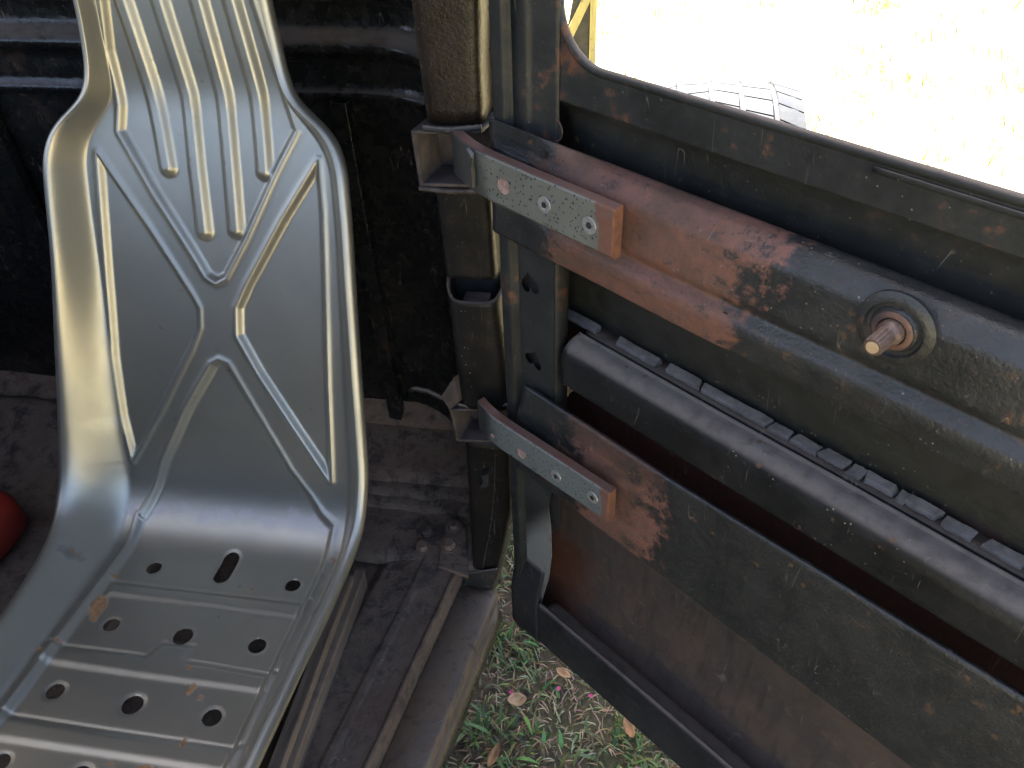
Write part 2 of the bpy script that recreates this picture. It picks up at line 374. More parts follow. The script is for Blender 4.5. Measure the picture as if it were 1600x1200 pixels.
def tube(name, pts, r, mat, parent=None, n=8):
    V = []; F = []; pts = [Vector(p) for p in pts]
    for i, p in enumerate(pts):
        d = (pts[min(i+1, len(pts)-1)]-pts[max(i-1, 0)]).normalized(); q = d.to_track_quat('Z', 'Y')
        rr = r[i] if isinstance(r, (list, tuple)) else r
        for k_ in range(n):
            a = 2*math.pi*k_/n; V.append(p+q @ Vector((rr*math.cos(a), rr*math.sin(a), 0)))
    for i in range(len(pts)-1):
        for k_ in range(n): F.append((i*n+k_, i*n+(k_+1) % n, (i+1)*n+(k_+1) % n, (i+1)*n+k_))
    F += [tuple(reversed(range(n))), tuple(range((len(pts)-1)*n, len(pts)*n))]
    return mesh(name, V, F, mat, parent, smooth=True)

# ================================================================== the ground
gv = [(-120, -120, 0), (120, -120, 0), (120, 120, 0), (-120, 120, 0)]
g = mesh('ground', gv, [(0, 1, 2, 3)], M['ground']); tag(g, kind='structure')

# ================================================================== cab of the vehicle
cab = empty('vehicle_cab', (-.8, .6, 0))
tag(cab, 'black bare-metal vehicle cab with dusty floor, sill and hinge pillar behind the seat', 'vehicle cab')
OFF = np.array([-.8, .6, 0.0])
def cabm(name, V, F, mat, par=None, **k):
    o = mesh(name, V, F, mat, None, **k); o.parent = par or cab
    o.matrix_parent_inverse = Matrix.Translation((.8, -.6, 0)); return o
ZF = CZ-1.10
# --- back panel with pressed beads along the top, turning forward into the quarter at the right
XL = -1.52
def wall_path(q):            # plan view curve: along the back, round the corner, forward to the pillar
    pts = fillet([(XL, 1.16), (-.30, 1.16), (-.195, .90)], .11, 10); return pts
plan = wall_path(0)
# denser plan
dense = []
for a, b in zip(plan[:-1], plan[1:]):
    L = np.linalg.norm(np.array(b)-np.array(a)); nn = max(1, int(L/.03))
    for i in range(nn): dense.append(np.array(a)+(np.array(b)-np.array(a))*i/nn)
dense.append(np.array(plan[-1]))
zs = []
def bead(z):                 # rolled swages near the belt line, standing into the cab
    d = 0
    for zc, hw, h in ((CZ-.275, .030, .020), (CZ-.352, .026, .026), (CZ-.425, .012, .010)):
        t = abs(z-zc)/hw
        if t < 1: d += h*(.5+.5*math.cos(math.pi*t))
    return d
z = CZ-1.14
while z < CZ+.32: zs.append(z); z += .006 if CZ-.46 < z < CZ-.2 else .03
V = []; F = []; n = len(zs)
for i, p in enumerate(dense):
    a = dense[max(0, i-1)]; b = dense[min(len(dense)-1, i+1)]; t = (b-a)/np.linalg.norm(b-a); nn_ = np.array([t[1], -t[0]])
    if nn_[1] > 0 and abs(nn_[1]) > abs(nn_[0]): nn_ = -nn_
    for zz in zs:
        fade = 1.0
        h = bead(zz)*fade + wav(p[0], p[1], zz, .006, 5)
        q = p+nn_*h; V.append((q[0], q[1], zz))
for i in range(len(dense)-1):
    for j in range(n-1): F.append((i*n+j, (i+1)*n+j, (i+1)*n+j+1, i*n+j+1))
back = cabm('back_panel', V, F, M['black_deep'], smooth=True, solid=.002, offset=1)
# vertical stiffening ribs on the back panel
for X0, X1 in ((-.455, -.425), (-1.05, -1.01)):
    P = [(X0, 1.15), (X0+.004, 1.135), (X1-.004, 1.135), (X1, 1.15)]
    V = []; F = []
    for zz in (CZ-1.08, CZ-.43):
        for x, y in P: V.append((x+ (0.012 if zz < CZ-.6 else 0), y, zz))
    F = [(0, 1, 5, 4), (1, 2, 6, 5), (2, 3, 7, 6)]
    cabm('stiffening_rib', V, F, M['black_deep'], solid=.002, bevel=.002)
# --- roof, left side with its window opening, cowl side, so the cab encloses the seat
def quad(name, a, b, c, d, mat, solid=.003): return cabm(name, [a, b, c, d], [(0, 1, 2, 3)], mat, solid=solid)
ZR = CZ+.30
V = []; F = []
nx, ny = 26, 26; xs_ = np.linspace(XL, -.205, nx+1); ys_ = np.linspace(-.10, 1.17, ny+1)
for X in xs_:
    for Y in ys_:
        u = 2*(X-XL)/(-.205-XL)-1; v = 2*(Y+.1)/1.27-1; V.append((X, Y, ZR-.05*u**4-.04*v**4))
for i in range(nx):
    for j in range(ny):
        cx, cy = (xs_[i]+xs_[i+1])/2, (ys_[j]+ys_[j+1])/2
        if -1.36 < cx < -.37 and .04 < cy < .50: continue  # unseen roof opening, sized for the sky light on the cushion
        F.append((i*(ny+1)+j, (i+1)*(ny+1)+j, (i+1)*(ny+1)+j+1, i*(ny+1)+j+1))
cabm('roof', V, F, M['bodyout'], smooth=True, solid=.002)
quad('left_side_panel', (XL, -.1, .22), (XL, 1.16, .22), (XL, 1.16, CZ-.24), (XL, -.1, CZ-.24), M['black'])
quad('left_corner_post', (XL, .92, CZ-.24), (XL, 1.16, CZ-.24), (XL, 1.16, ZR-.08), (XL, .92, ZR-.08), M['black'])
quad('left_front_post', (XL, -.1, CZ-.24), (XL, -.02, CZ-.24), (XL, -.02, ZR-.08), (XL, -.1, ZR-.08), M['black'])
# right front post and header above the door opening
cabm('right_front_post', [(-.33, -.12, .3), (-.27, -.12, .3), (-.27, -.05, .3), (-.33, -.05, .3), (-.30, -.10, ZR-.06), (-.25, -.10, ZR-.06), (-.25, -.04, ZR-.06), (-.30, -.04, ZR-.06)],
     [(0, 1, 2, 3), (4, 5, 6, 7), (0, 1, 5, 4), (1, 2, 6, 5), (2, 3, 7, 6), (3, 0, 4, 7)], M['black'], bevel=.006)

# firewall, dash and scuttle in front of the seat, unseen, added to darken its reflections
def slab(name, a, b, mat, bv=.006):
    o = box(name, a, b, mat, None, bv); o.parent = cab; o.matrix_parent_inverse = Matrix.Translation((.8, -.6, 0)); return o
slab('firewall', (XL+.01, -.30, ZF-.03), (-.34, -.27, CZ-.22), M['black'])
slab('scuttle_side', (XL, -.30, ZF-.03), (XL+.02, -.11, CZ-.22), M['black']); slab('scuttle_side', (-.355, -.268, ZF-.03), (-.335, -.13, CZ-.22), M['black'])
slab('dashboard', (XL+.03, -.12, CZ-.40), (-.36, -.09, CZ-.205), M['black'], .012); slab('scuttle_top', (XL, -.31, CZ-.218), (-.33, -.085, CZ-.20), M['bodyout'])
slab('toe_board', (XL+.02, -.265, ZF-.03), (-.36, -.10, ZF+.0), M['floor'])
# unseen load bed behind the cab, added to shade the near grass
slab('added_bed_side', (-.36, 1.24, .50), (-.33, 2.7, .98), M['bodyout']); slab('added_bed_side', (-1.40, 1.24, .50), (-1.37, 2.7, .98), M['bodyout'])
slab('added_bed_floor', (-1.37, 1.24, .50), (-.36, 2.7, .53), M['bodyout']); slab('added_bed_front', (-1.37, 1.24, .53), (-.36, 1.27, .98), M['bodyout'])
# --- floor: pan, raised edge along the sill, layered sheets at the back
TAPER = .162                                 # the body narrows towards the front
def sx(X, Y): return X+TAPER*(Y-.85)         # X given at Y = .85
def strip(name, cols, Ys, mat, solid=.0, wave=.0012, rad=None, par=None):
    """cross-section (X at Y=.85, z) swept along the tapering sill"""
    P = fillet(cols, rad or .004, 4); V = []; F = []; n = len(P)
    for Y in Ys:
        for x, zz in P: V.append((sx(x, Y)+wav(x, Y, zz, wave, 9), Y, zz+wav(x+3, Y, zz, wave, 9)))
    for i in range(len(Ys)-1):
        for j in range(n-1): F.append((i*n+j, i*n+j+1, (i+1)*n+j+1, (i+1)*n+j))
    return cabm(name, V, F, mat, par, smooth=True, solid=solid)
# floor pan
V = []; F = []; nx, ny = 40, 50
for i in range(nx+1):
    for j in range(ny+1):
        X = XL+(-.30-XL)*i/nx; Y = -.1+1.26*j/ny
        V.append((X, Y, ZF-.024+wav(X, Y, 0, .004, 7)+max(0, Y-1.0)*.35))
for i in range(nx):
    for j in range(ny): F.append((i*(ny+1)+j, (i+1)*(ny+1)+j, (i+1)*(ny+1)+j+1, i*(ny+1)+j+1))
pan = cabm('floor_pan', V, F, M['floor'], smooth=True, solid=.002, offset=-1)
Ys = list(np.linspace(-.1, .875, 60))
# raised inner platform beside the seat with its long swage
sp_ = strip('sill_platform', [(-.395, ZF-.024), (-.372, ZF), (-.318, ZF+.000), (-.314, ZF+.003), (-.304, ZF+.003), (-.300, ZF+.000), (-.258, ZF+.001), (-.2545, ZF+.0055), (-.2495, ZF+.0055), (-.246, ZF-.048)], Ys, M['floor'], .0, .0022)
strip('sill_plate', [(-.2455, ZF-.034), (-.188, ZF-.037), (-.1845, ZF-.0395), (-.1835, ZF-.050), (-.188, ZF-.10)], list(np.linspace(-.1, .836, 60)), M['sill'], .0016, .0018)
strip('rocker_panel', [(-.184, ZF-.062), (-.176, ZF-.10), (-.19, ZF-.16), (-.235, ZF-.19)], list(np.linspace(-.1, .83, 30)), M['bodyout'], .0016)
# rear floor sheets, each lapped over the last, edges wavy with old sealer
def sheet(name, y0, y1, z0, z1, xa, xb, amp, mat=M['floor'], seed=0):
    V = []; F = []; nx = 60; rows = 7
    for i in range(nx+1):
        X = xa+(xb-xa)*i/nx; e = y0+amp*(noise.noise(Vector((X*22+seed, seed, 0)))+.5*noise.noise(Vector((X*70+seed, 3, 0))))
        V.append((X, e-.001, z0-.009))
        for j in range(rows+1):
            t = j/rows; Y = e+(y1-e)*t
            V.append((X, Y, z0+(z1-z0)*t+wav(X, Y, seed, .0028, 9)+(-.003 if j == 0 else 0)))
    n = rows+2
    for i in range(nx):
        for j in range(n-1): F.append((i*n+j, (i+1)*n+j, (i+1)*n+j+1, i*n+j+1))
    return cabm(name, V, F, mat, smooth=True)
sheet('floor_sheet', .845, 1.00, ZF+.002, ZF+.004, -.50, -.205, .002, seed=1)
sheet('floor_sheet', .958, 1.04, ZF+.008, ZF+.012, -.75, -.20, .010, seed=2)
sheet('floor_sheet', .985, 1.06, ZF+.014, ZF+.016, -.75, -.20, .007, seed=3)
sheet('floor_sheet', 1.015, 1.15, ZF+.024, ZF+.052, -.62, -.21, .004, seed=4)
sheet('floor_sheet', 1.13, 1.16, ZF+.058, ZF+.085, -1.3, -.22, .008, seed=5)
# corner patch with four bolts
PZ = ZF+.010
pc = [pz(x, y, PZ) for x, y in ((692, 822), (728, 822), (732, 900), (684, 884))]
cabm('corner_patch', [tuple(p) for p in pc]+[(p[0], p[1], PZ-.008) for p in pc], [(0, 1, 2, 3), (0, 1, 5, 4), (1, 2, 6, 5), (2, 3, 7, 6), (3, 0, 4, 7)], M['floor'], bevel=.002)
def hexbolt(p, r, mat, par, h=.012):
    o = bpy.data.objects.new('bolt', None)
    V = []; F = []; a0 = random.random()
    for hh, rr in ((0, r*1.35), (.002, r*1.35), (.002, r), (h*.8, r), (h, r*.8)):
        for i in range(12):
            a = a0+2*math.pi*i/12; k_ = rr if rr > r else rr*(1 if i % 2 == 0 else .93)
            V.append((p[0]+k_*math.cos(a), p[1]+k_*math.sin(a), p[2]+hh))
    for j in range(4):
        for i in range(12): F.append((j*12+i, j*12+(i+1) % 12, (j+1)*12+(i+1) % 12, (j+1)*12+i))
    F.append(tuple(range(48, 60)))
    return cabm('bolt', V, F, mat, par)
for (x, y) in ((667, 834), (709, 824), (660, 857), (702, 854)):
    hexbolt(pz(x, y, PZ+.002) if x > 685 else pz(x, y, ZF+.004), .0112, M['floor'], None)

# --- hinge pillar
def loft(name, st, Y0, depth, mat, par=None, p=7, wave=.0008, sub=8):
    """stations (pixel row, left px, right px) on the plane Y0; rounded front, flat back"""
    rows = []
    for (y, xl, xr) in st:
        a = py_(xl, y, Y0); b = py_(xr, y, Y0); rows.append((a[0], b[0], (a[2]+b[2])/2))
    dn = []
    for a, b in zip(rows[:-1], rows[1:]):
        for i in range(sub): t = i/sub; dn.append(tuple(a[k_]+(b[k_]-a[k_])*t for k_ in range(3)))
    dn.append(rows[-1]); V = []; F = []; N = 22
    for xa, xb, zz in dn:
        c = (xa+xb)/2; h = (xb-xa)/2
        for i in range(N):
            t = math.pi*i/(N-1); cx = -math.cos(t); sy = math.sin(t)
            X = c+h*math.copysign(abs(cx)**(2/p), cx); Y = Y0+depth*(1-abs(sy)**(2/p))
            V.append((X+wav(X, Y, zz, wave, 14), Y+wav(X, 4, zz, wave, 14), zz))
    for i in range(len(dn)-1):
        for j in range(N-1): F.append((i*N+j, i*N+j+1, (i+1)*N+j+1, (i+1)*N+j))
    F.append(tuple(range(N))); F.append(tuple(range((len(dn)-1)*N, len(dn)*N)))
    return cabm(name, V, F, mat, par, smooth=True)
YP = .84
pil = loft('pillar_upper', [(-260, 612, 742), (0, 636, 752), (195, 662, 757)], YP, .06, M['wrinkle'], wave=.0014)
loft('pillar_middle', [(294, 676, 768), (380, 686, 773), (436, 694, 777)], YP, .055, M['pillar'])
loft('pillar_core', [(425, 700, 776), (560, 715, 790)], YP+.035, .03, M['dark'])
loft('pillar_foot', [(690, 724, 798), (800, 731, 800), (910, 738, 775)], YP+.008, .05, M['pillar'], wave=.001)
jb = [(py_(x, y, .905), py_(x2, y, .905)) for y, x, x2 in ((-200, 715, 792), (0, 735, 795), (300, 752, 812), (560, 774, 822), (690, 786, 806))]
V = [tuple(p) for ab in jb for p in ab]; F = [(2*i, 2*i+1, 2*i+3, 2*i+2) for i in range(len(jb)-1)]
cabm('door_jamb', V, F, M['pillar'], solid=.003)
# open-topped sleeve round the pillar: its lip is a curve
st = [(470, 698, 776), (560, 710, 788), (638, 719, 797)]
V = []; F = []; N = 22; R = 24
rows = []
for (y, xl, xr) in st:
    a = py_(xl, y, YP-.012); b = py_(xr, y, YP-.012); rows.append((a[0], b[0], (a[2]+b[2])/2))
for k_ in range(R+1):
    t = k_/R*2; i0 = min(1, int(t)); t -= i0
    xa, xb, zz = (rows[i0][m]+(rows[i0+1][m]-rows[i0][m])*t for m in range(3))
    c = (xa+xb)/2; h = (xb-xa)/2
    for i in range(N):
        th = math.pi*i/(N-1); cx = -math.cos(th); sy = math.sin(th)
        lift = .020*(abs(cx)**2.2)*(1-k_/R)*(1.0 if cx < 0 else .15)
        V.append((c+h*math.copysign(abs(cx)**.36, cx), YP-.012+.065*(1-abs(sy)**.36), zz+lift))
for i in range(R):
    for j in range(N-1): F.append((i*N+j, i*N+j+1, (i+1)*N+j+1, (i+1)*N+j))
slv = cabm('pillar_sleeve', V, F, M['pillar'], smooth=True, solid=.0035, offset=1)
b0 = py_(745, 470, YP+.012)
blk = box('latch_block', b0+np.array([-.017, -.012, -.012]), b0+np.array([.017, .014, .006]), M['box'], None, .003); blk.parent = cab; blk.matrix_parent_inverse = Matrix.Translation((.8, -.6, 0))
blk2 = box('latch_block', b0+np.array([-.026, -.010, -.022]), b0+np.array([.024, .016, -.0125]), M['box'], None, .003); blk2.parent = cab; blk2.matrix_parent_inverse = Matrix.Translation((.8, -.6, 0))
# curved tail of the body side behind the foot
V = []; F = []
outl = [(690, 799), (730, 800), (780, 801), (820, 798), (860, 791), (900, 781), (935, 770)]
inl = [(690, 772), (730, 772), (780, 770), (820, 765), (860, 758), (900, 750), (935, 745)]
for (y, x), (y2, x2) in zip(outl, inl):
    a = py_(x, y, YP+.045); m_ = py_((x+x2)/2, y, YP+.022); b = py_(x2, y2, YP+.006); V += [tuple(b), tuple(m_), tuple(a), (a[0]+.004, a[1]+.06, a[2])]
for i in range(len(outl)-1):
    for j in range(3): F.append((i*4+j, i*4+j+1, (i+1)*4+j+1, (i+1)*4+j))
tl = cabm('body_side_tail', V, F, M['bodyout'], smooth=True, solid=.002); sb = tl.modifiers.new('sub', 'SUBSURF'); sb.levels = sb.render_levels = 2
# small plate tying the pillar foot to the sill
fp = [py_(x, y, .838) for x, y in ((724, 898), (778, 890), (763, 937), (730, 946))]
cabm('foot_plate', [tuple(p) for p in fp]+[(p[0], p[1]+.004, p[2]) for p in fp], [(0, 1, 2, 3), (0, 1, 5, 4), (1, 2, 6, 5), (2, 3, 7, 6), (3, 0, 4, 7)], M['black'], bevel=.002)
# dark slot in the foot
sl_ = [py_(x, y, YP-.0015) for x, y in ((752, 744), (763, 740), (763, 760), (754, 764), (750, 760), (755, 754))]
cabm('slot', [tuple(p) for p in sl_]+[(p[0], p[1]+.02, p[2]) for p in sl_], [tuple(range(6))]+[(i, (i+1) % 6, 6+(i+1) % 6, 6+i) for i in range(6)], M['dark'])

# hinge boxes: open square tubes let into the pillar
def hinge_box(px4, Yf, dep, th):
    """px4 = front corners tl, tr, br, bl; a U of plate, open to the front and towards the door"""
    tl_, tr_, br_, bl_ = [py_(x, y, Yf) for x, y in px4]
    iz = np.array([0, 0, th]); ix = np.array([th, 0, 0]); sh = np.array([.012, dep, 0])
    sec = [tr_, tl_, bl_, br_, br_+iz, bl_+iz+ix, tl_-iz+ix, tr_-iz]
    V = sec+[p+sh for p in sec]; F = [(i, i+1, 6-i, 7-i) for i in range(3)]+[(8+i, 9+i, 14-i, 15-i) for i in range(3)]
    F += [(i, (i+1) % 8, 8+(i+1) % 8, 8+i) for i in range(8)]+[(8, 9, 10, 11)]
    return cabm('hinge_box', [tuple(v) for v in V], F, M['box'], bevel=.0012)
hb = hinge_box([(641, 204), (752, 203), (757, 294), (655, 292)], YP-.010, .05, .0045)
hb2 = hinge_box([(702, 640), (776, 638), (782, 692), (713, 690)], YP-.014, .046, .004)
# weld beads on the box edges
def weld(px, Y, r, mat, seed):
    pts = []
    for (xa, ya), (xb, yb) in zip(px[:-1], px[1:]):
        for i in range(14): pts.append(py_(xa+(xb-xa)*i/14, ya+(yb-ya)*i/14, Y))
    rs = [r*(1+.6*noise.noise(Vector((i*.9+seed, seed, 0)))) for i in range(len(pts))]
    o = tube('weld_bead', [tuple(p) for p in pts], rs, mat, None, 6); o.parent = cab; o.matrix_parent_inverse = Matrix.Translation((.8, -.6, 0))
weld([(660, 200), (700, 204), (756, 199)], YP-.008, .0035, M['black'], 1)
weld([(655, 294), (700, 299), (755, 298)], YP-.011, .003, M['box'], 2)
weld([(715, 632), (750, 640), (795, 632)], YP-.012, .0028, M['black'], 3)
# folded sheet beside the lower box and the bent rod sticking out of it
fs = [py_(x, y, YP-.015) for x, y in ((708, 590), (716, 628), (702, 642), (688, 620))]
cabm('folded_tab', [tuple(p) for p in fs]+[(p[0]+.02, p[1]+.03, p[2]) for p in fs], [(0, 1, 2, 3), (0, 1, 5, 4), (1, 2, 6, 5), (2, 3, 7, 6), (3, 0, 4, 7)], M['box'], bevel=.0015)
rd = [tuple(py_(x, y, YP+.03)) for x, y in ((640, 611), (648, 607), (668, 611), (690, 622), (712, 628))]
ro = tube('bent_rod', rd, .0035, M['black'], None, 8); ro.parent = cab; ro.matrix_parent_inverse = Matrix.Translation((.8, -.6, 0))

# ================================================================== the door, swung open on its rear hinges
HX, HY = -.145, .80; DA = math.atan2(-.6225, .7826)
door = empty('vehicle_door', (HX, HY, 0), DA)
tag(door, 'black and rusty stripped vehicle door standing open beside the seat, window hole above', 'door')
Dd = np.array([.7826, -.6225, 0]); Dn = np.array([-.6225, -.7826, 0]); Hh = np.array([HX, HY, 0.0])
def dpx(x, y, w=0.0):
    p = pplane(x, y, Hh+Dn*w, Dn); return float((p-Hh)@Dd), float(p[2])
SE = .80
c_ = lambda v: CZ+v
# outer skin
extrude_s('outer_skin', [(-.062, c_(-.276)), (-.070, c_(-.40)), (-.078, c_(-.65)), (-.078, c_(-.85)), (-.062, c_(-1.03)), (-.030, c_(-1.168))], -.005, SE, M['skin'], door, 90, .0012, .0025, .09)
# window surround with rounded opening
def ring(name, inner, outer, y0, mat, solid):
    V = []; F = []; N = len(inner)
    for (a, b) in zip(inner, outer): V += [(a[0], y0, a[1]), (b[0], y0, b[1])]
    for i in range(N):
        j = (i+1) % N; F.append((2*i, 2*i+1, 2*j+1, 2*j))
    return mesh(name, V, F, mat, door, solid=solid, offset=0, bevel=.003)
def rrect(x0, x1, z0, z1, r, n=12):
    P = []
    for cx, cz, a0 in ((x0+r, z0+r, math.pi), (x1-r, z0+r, 1.5*math.pi), (x1-r, z1-r, 0), (x0+r, z1-r, .5*math.pi)):
        for i in range(n+1):
            a = a0+.5*math.pi*i/n; P.append((cx+r*math.cos(a), cz+r*math.sin(a)))
    return P
inn = rrect(.056, .70, c_(-.252), c_(.17), .055)
def outer_of(P, x0, x1, z0, z1):
    cx, cz = (x0+x1)/2, (z0+z1)/2; out = []
    for x, zz in P:
        dx, dz = x-cx, zz-cz; t = min((x1-cx)/abs(dx) if dx else 9, (z1-cz)/abs(dz) if dz else 9); out.append((cx+dx*t, cz+dz*t))
    return out
out = outer_of(inn, -.006, SE-.01, c_(-.29), c_(.235))
wf = ring('window_surround', inn, out, .030, M['stile'], .004)
# rolled lip round the window hole
lip = [(x, .031, zz-.001) for x, zz in inn]; lip.append(lip[0])
tube('window_lip', lip, .0045, M['stile'], wf, 8)
extrude_s('belt_panel', [(-.034, c_(-.282)), (-.050, c_(-.300)), (-.056, c_(-.36)), (-.056, c_(-.47))], .045, SE-.005, M['black'], door, 50, .0015, .0012, .012)
extrude_s('belt_ledge', [(-.0275, c_(-.2595)), (-.0262, c_(-.2585)), (-.0258, c_(-.2605)), (-.0264, c_(-.2625)), (-.0275, c_(-.2630))], .375, SE-.01, M['stile'], door, 40, .0012, .0006, .003)
# hinge stile: flange, channel with heart-shaped holes
extrude_v = []
def stile(name, prof, z0, z1, mat, solid=.0016):
    P = fillet(prof, .003, 3); V = []; F = []; n = len(P); ns = 70
    for i in range(ns+1):
        zz = z0+(z1-z0)*i/ns
        for s, wv in P: V.append((s+wav(s, 1, zz, .0010, 5), -wv+wav(s, 5, zz, .0008, 5), zz))
    for i in range(ns):
        for j in range(n-1): F.append((i*n+j, i*n+j+1, (i+1)*n+j+1, (i+1)*n+j))
    return mesh(name, V, F, mat, door, smooth=True, solid=solid)
st1 = stile('hinge_flange', [(-.012, -.065), (-.013, -.006), (.004, -.005), (.007, -.013), (.009, -.0145)], c_(-1.19), c_(.235), M['stile'])
def heart(cx, cz, sc, rot=0):
    P = []
    for i in range(28):
        t = 2*math.pi*i/28; x = 16*math.sin(t)**3/16; y = (13*math.cos(t)-5*math.cos(2*t)-2*math.cos(3*t)-math.cos(4*t))/16
        x, y = x*math.cos(rot)-y*math.sin(rot), x*math.sin(rot)+y*math.cos(rot); P.append((cx+sc*x, cz+sc*y))
    return P
def ell(cx, cz, rx, rz, n=20): return [(cx+rx*math.cos(2*math.pi*i/n), cz+rz*math.sin(2*math.pi*i/n)) for i in range(n)]
h1 = dpx(828, 443, -.0145); h2 = dpx(834, 562, -.0145); h3 = dpx(866, 200, -.0145)
holes = [heart(h1[0], h1[1], .0155, math.pi+.25), heart(h2[0], h2[1], .0145, math.pi-.2)]
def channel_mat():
    k = NT('stile_with_painted_lit_foot'); x, y, z = k.sep(); n1 = k.noise(14, 7, .62); n2 = k.noise(60, 6, .62)
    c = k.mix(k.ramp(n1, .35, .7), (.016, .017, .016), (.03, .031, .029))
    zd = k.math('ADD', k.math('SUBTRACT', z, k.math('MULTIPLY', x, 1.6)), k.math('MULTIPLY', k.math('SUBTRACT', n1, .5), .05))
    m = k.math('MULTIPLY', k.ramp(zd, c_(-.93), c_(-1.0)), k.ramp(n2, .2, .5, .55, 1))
    c = k.mix(m, c, (.17, .17, .155)); c = grime(k, c); k.bump(n2, .3, .002); return k.set(c, .45, 0.0, .35)  # paler foot is light on the curved stile, put into the colour
crv = [dpx(x, y, -.0145) for x, y in ((857, 790), (861, 830), (862, 868), (857, 905), (846, 940))]
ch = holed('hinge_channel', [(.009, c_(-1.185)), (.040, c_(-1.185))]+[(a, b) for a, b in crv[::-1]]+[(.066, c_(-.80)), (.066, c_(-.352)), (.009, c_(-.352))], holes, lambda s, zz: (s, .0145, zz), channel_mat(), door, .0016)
stile('channel_return', [(.0663, -.0145), (.0685, -.018), (.0685, -.034)], c_(-.80), c_(-.352), M['stile'])
stile('upper_stile', [(.009, -.0145), (.026, -.0145), (.031, -.020), (.052, -.0255), (.060, -.0275)], c_(-.352), c_(.235), M['stile'])
mesh('channel_back', [(-.009, .024, c_(-.9)), (.067, .024, c_(-.9)), (.067, .024, c_(-.36)), (-.009, .024, c_(-.36))], [(0, 1, 2, 3)], M['dark'], door, solid=.001)  # dark sheet set close behind so the heart holes look shaded
s, zz = dpx(866, 202, -.027)
ah = lathe('access_hole', [(0, .0125), (.0008, .0125), (.0008, .0108), (.0003, .0106)], (s, .0268, zz), (0, -1, 0), M['rustwash'], wf, 28)
lathe('opening', [(0, .0106), (.0002, .0105)], (s, .0264, zz), (0, -1, 0), M['dark'], ah, 28)
# upper reinforcing plate
zc0 = c_(-.334)
def up_mod(s, wv, zz):
    t = min(1, max(0, (s-.05)/.09)); t = t*t*(3-2*t)
    if wv < -.003 and zz > c_(-.36): zz = zz+(1-t)*.017*(-wv/.03); wv = wv*t-.001
    tt = min(1, max(0, (s-.03)/.1))
    if c_(-.43) < zz < c_(-.39): wv = wv*tt
    zz += .012*max(0, s-.2)*0
    return wv, zz
up = extrude_s('upper_plate', [(-.030, zc0), (-.024, zc0+.0025), (-.012, c_(-.3335)), (.000, c_(-.349)), (.001, c_(-.393)), (-.006, c_(-.404)), (.005, c_(-.414)), (.006, c_(-.422)), (.001, c_(-.444)), (-.002, c_(-.449)), (-.018, c_(-.452))],
               -.014, SE-.02, M['plate_up'], door, 110, .0016, .0010, .0045, up_mod)
for (x, y, r) in ((847, 241, .0045), (850, 384, .0042), (829, 266, .007), (776, 240, .006), (1133, 492, .003)):
    s, zz = dpx(x, y, .0022)
    lathe('screw_hole', [(0, r*1.05), (.0005, r), (.0005, r*.2)], (s, -.0020, zz), (0, -1, 0), M['dark'], up, 16)
# window regulator shaft
s, zz = dpx(1400, 512, .0)
rg = lathe('regulator_shaft', [(-.002, .030), (.0012, .030), (.0042, .026), (.0042, .0225), (.0018, .021), (.0016, .0185), (.0035, .0175), (.0048, .0165), (.0048, .0125), (.003, .012)], (s, -.0012, zz), (0, -1, 0), M['plate_up'], up, 40)
lathe('washer', [(0, .0160), (.003, .0155), (.0042, .0140), (.0042, .0112), (.003, .0108), (.002, .0095)], (s, -.003, zz), (0, -1, 0), M['rustwash'], rg, 36)
lathe('spline', [(0, .0098), (.008, .0098), (.010, .0085), (.011, .0075), (.013, .0074), (.030, .0074), (.0315, .0062)], (s, -.003, zz), (0, -1, 0), M['spline'], rg, 36, (.0125, .0305))
lathe('shaft_end', [(0, .0048), (.0007, .0046)], (s, -.0343, zz), (0, -1, 0), M['brass'], rg, 20)
# dusty brace beam and the perished rubber strip lying behind it
extrude_s('brace_beam', [(-.052, c_(-.580)), (-.045, c_(-.563)), (-.0425, c_(-.5605)), (-.040, c_(-.563)), (-.029, c_(-.5640)), (-.018, c_(-.570)), (-.0135, c_(-.581)), (-.0125, c_(-.614)), (-.013, c_(-.619)), (-.05, c_(-.621))], .079, SE-.02, M['beam'], door, 90, .0016, .0014, .005)
extrude_s('seal_channel', [(-.078, c_(-.566)), (-.0535, c_(-.5665)), (-.0520, c_(-.575))], .079, SE-.02, M['black'], door, 60, .0012, .0008, .002)
pcs = [(872, 505, 930, 530), (960, 543, 1024, 578), (1040, 578, 1092, 602), (1095, 604, 1200, 657), (1204, 660, 1236, 674), (1240, 678, 1280, 696), (1283, 699, 1324, 722), (1327, 722, 1350, 735), (1353, 738, 1400, 764), (1402, 765, 1415, 772), (1418, 774, 1468, 802), (1472, 805, 1522, 834), (1540, 845, 1600, 880)]
for (xa, ya, xb, yb) in pcs:
    sa, za = dpx(xa, ya, -.058); sb2, zb = dpx(xb, yb, -.058)
    V = []; ns = 6; F = []; tilt = random.uniform(-.0015, .0015)
    for i in range(ns+1):
        s = sa+(sb2-sa)*i/ns
        for (yy, dz) in ((.0570, -.0140), (.0575, -.0085), (.0680, -.0055), (.0685, -.0140)):
            V.append((s+random.uniform(-.003, .003)*(i in (0, ns)), yy+random.uniform(-.0005, .0005), c_(-.5515)+dz+tilt+random.uniform(-.0004, .0004)))
    for i in range(ns):
        for j in range(4): F.append((i*4+j, i*4+(j+1) % 4, (i+1)*4+(j+1) % 4, (i+1)*4+j))
    F += [(0, 1, 2, 3), tuple(ns*4+q for q in (3, 2, 1, 0))]
    mesh('rubber_piece', V, F, M['seal'], door, bevel=.0015)
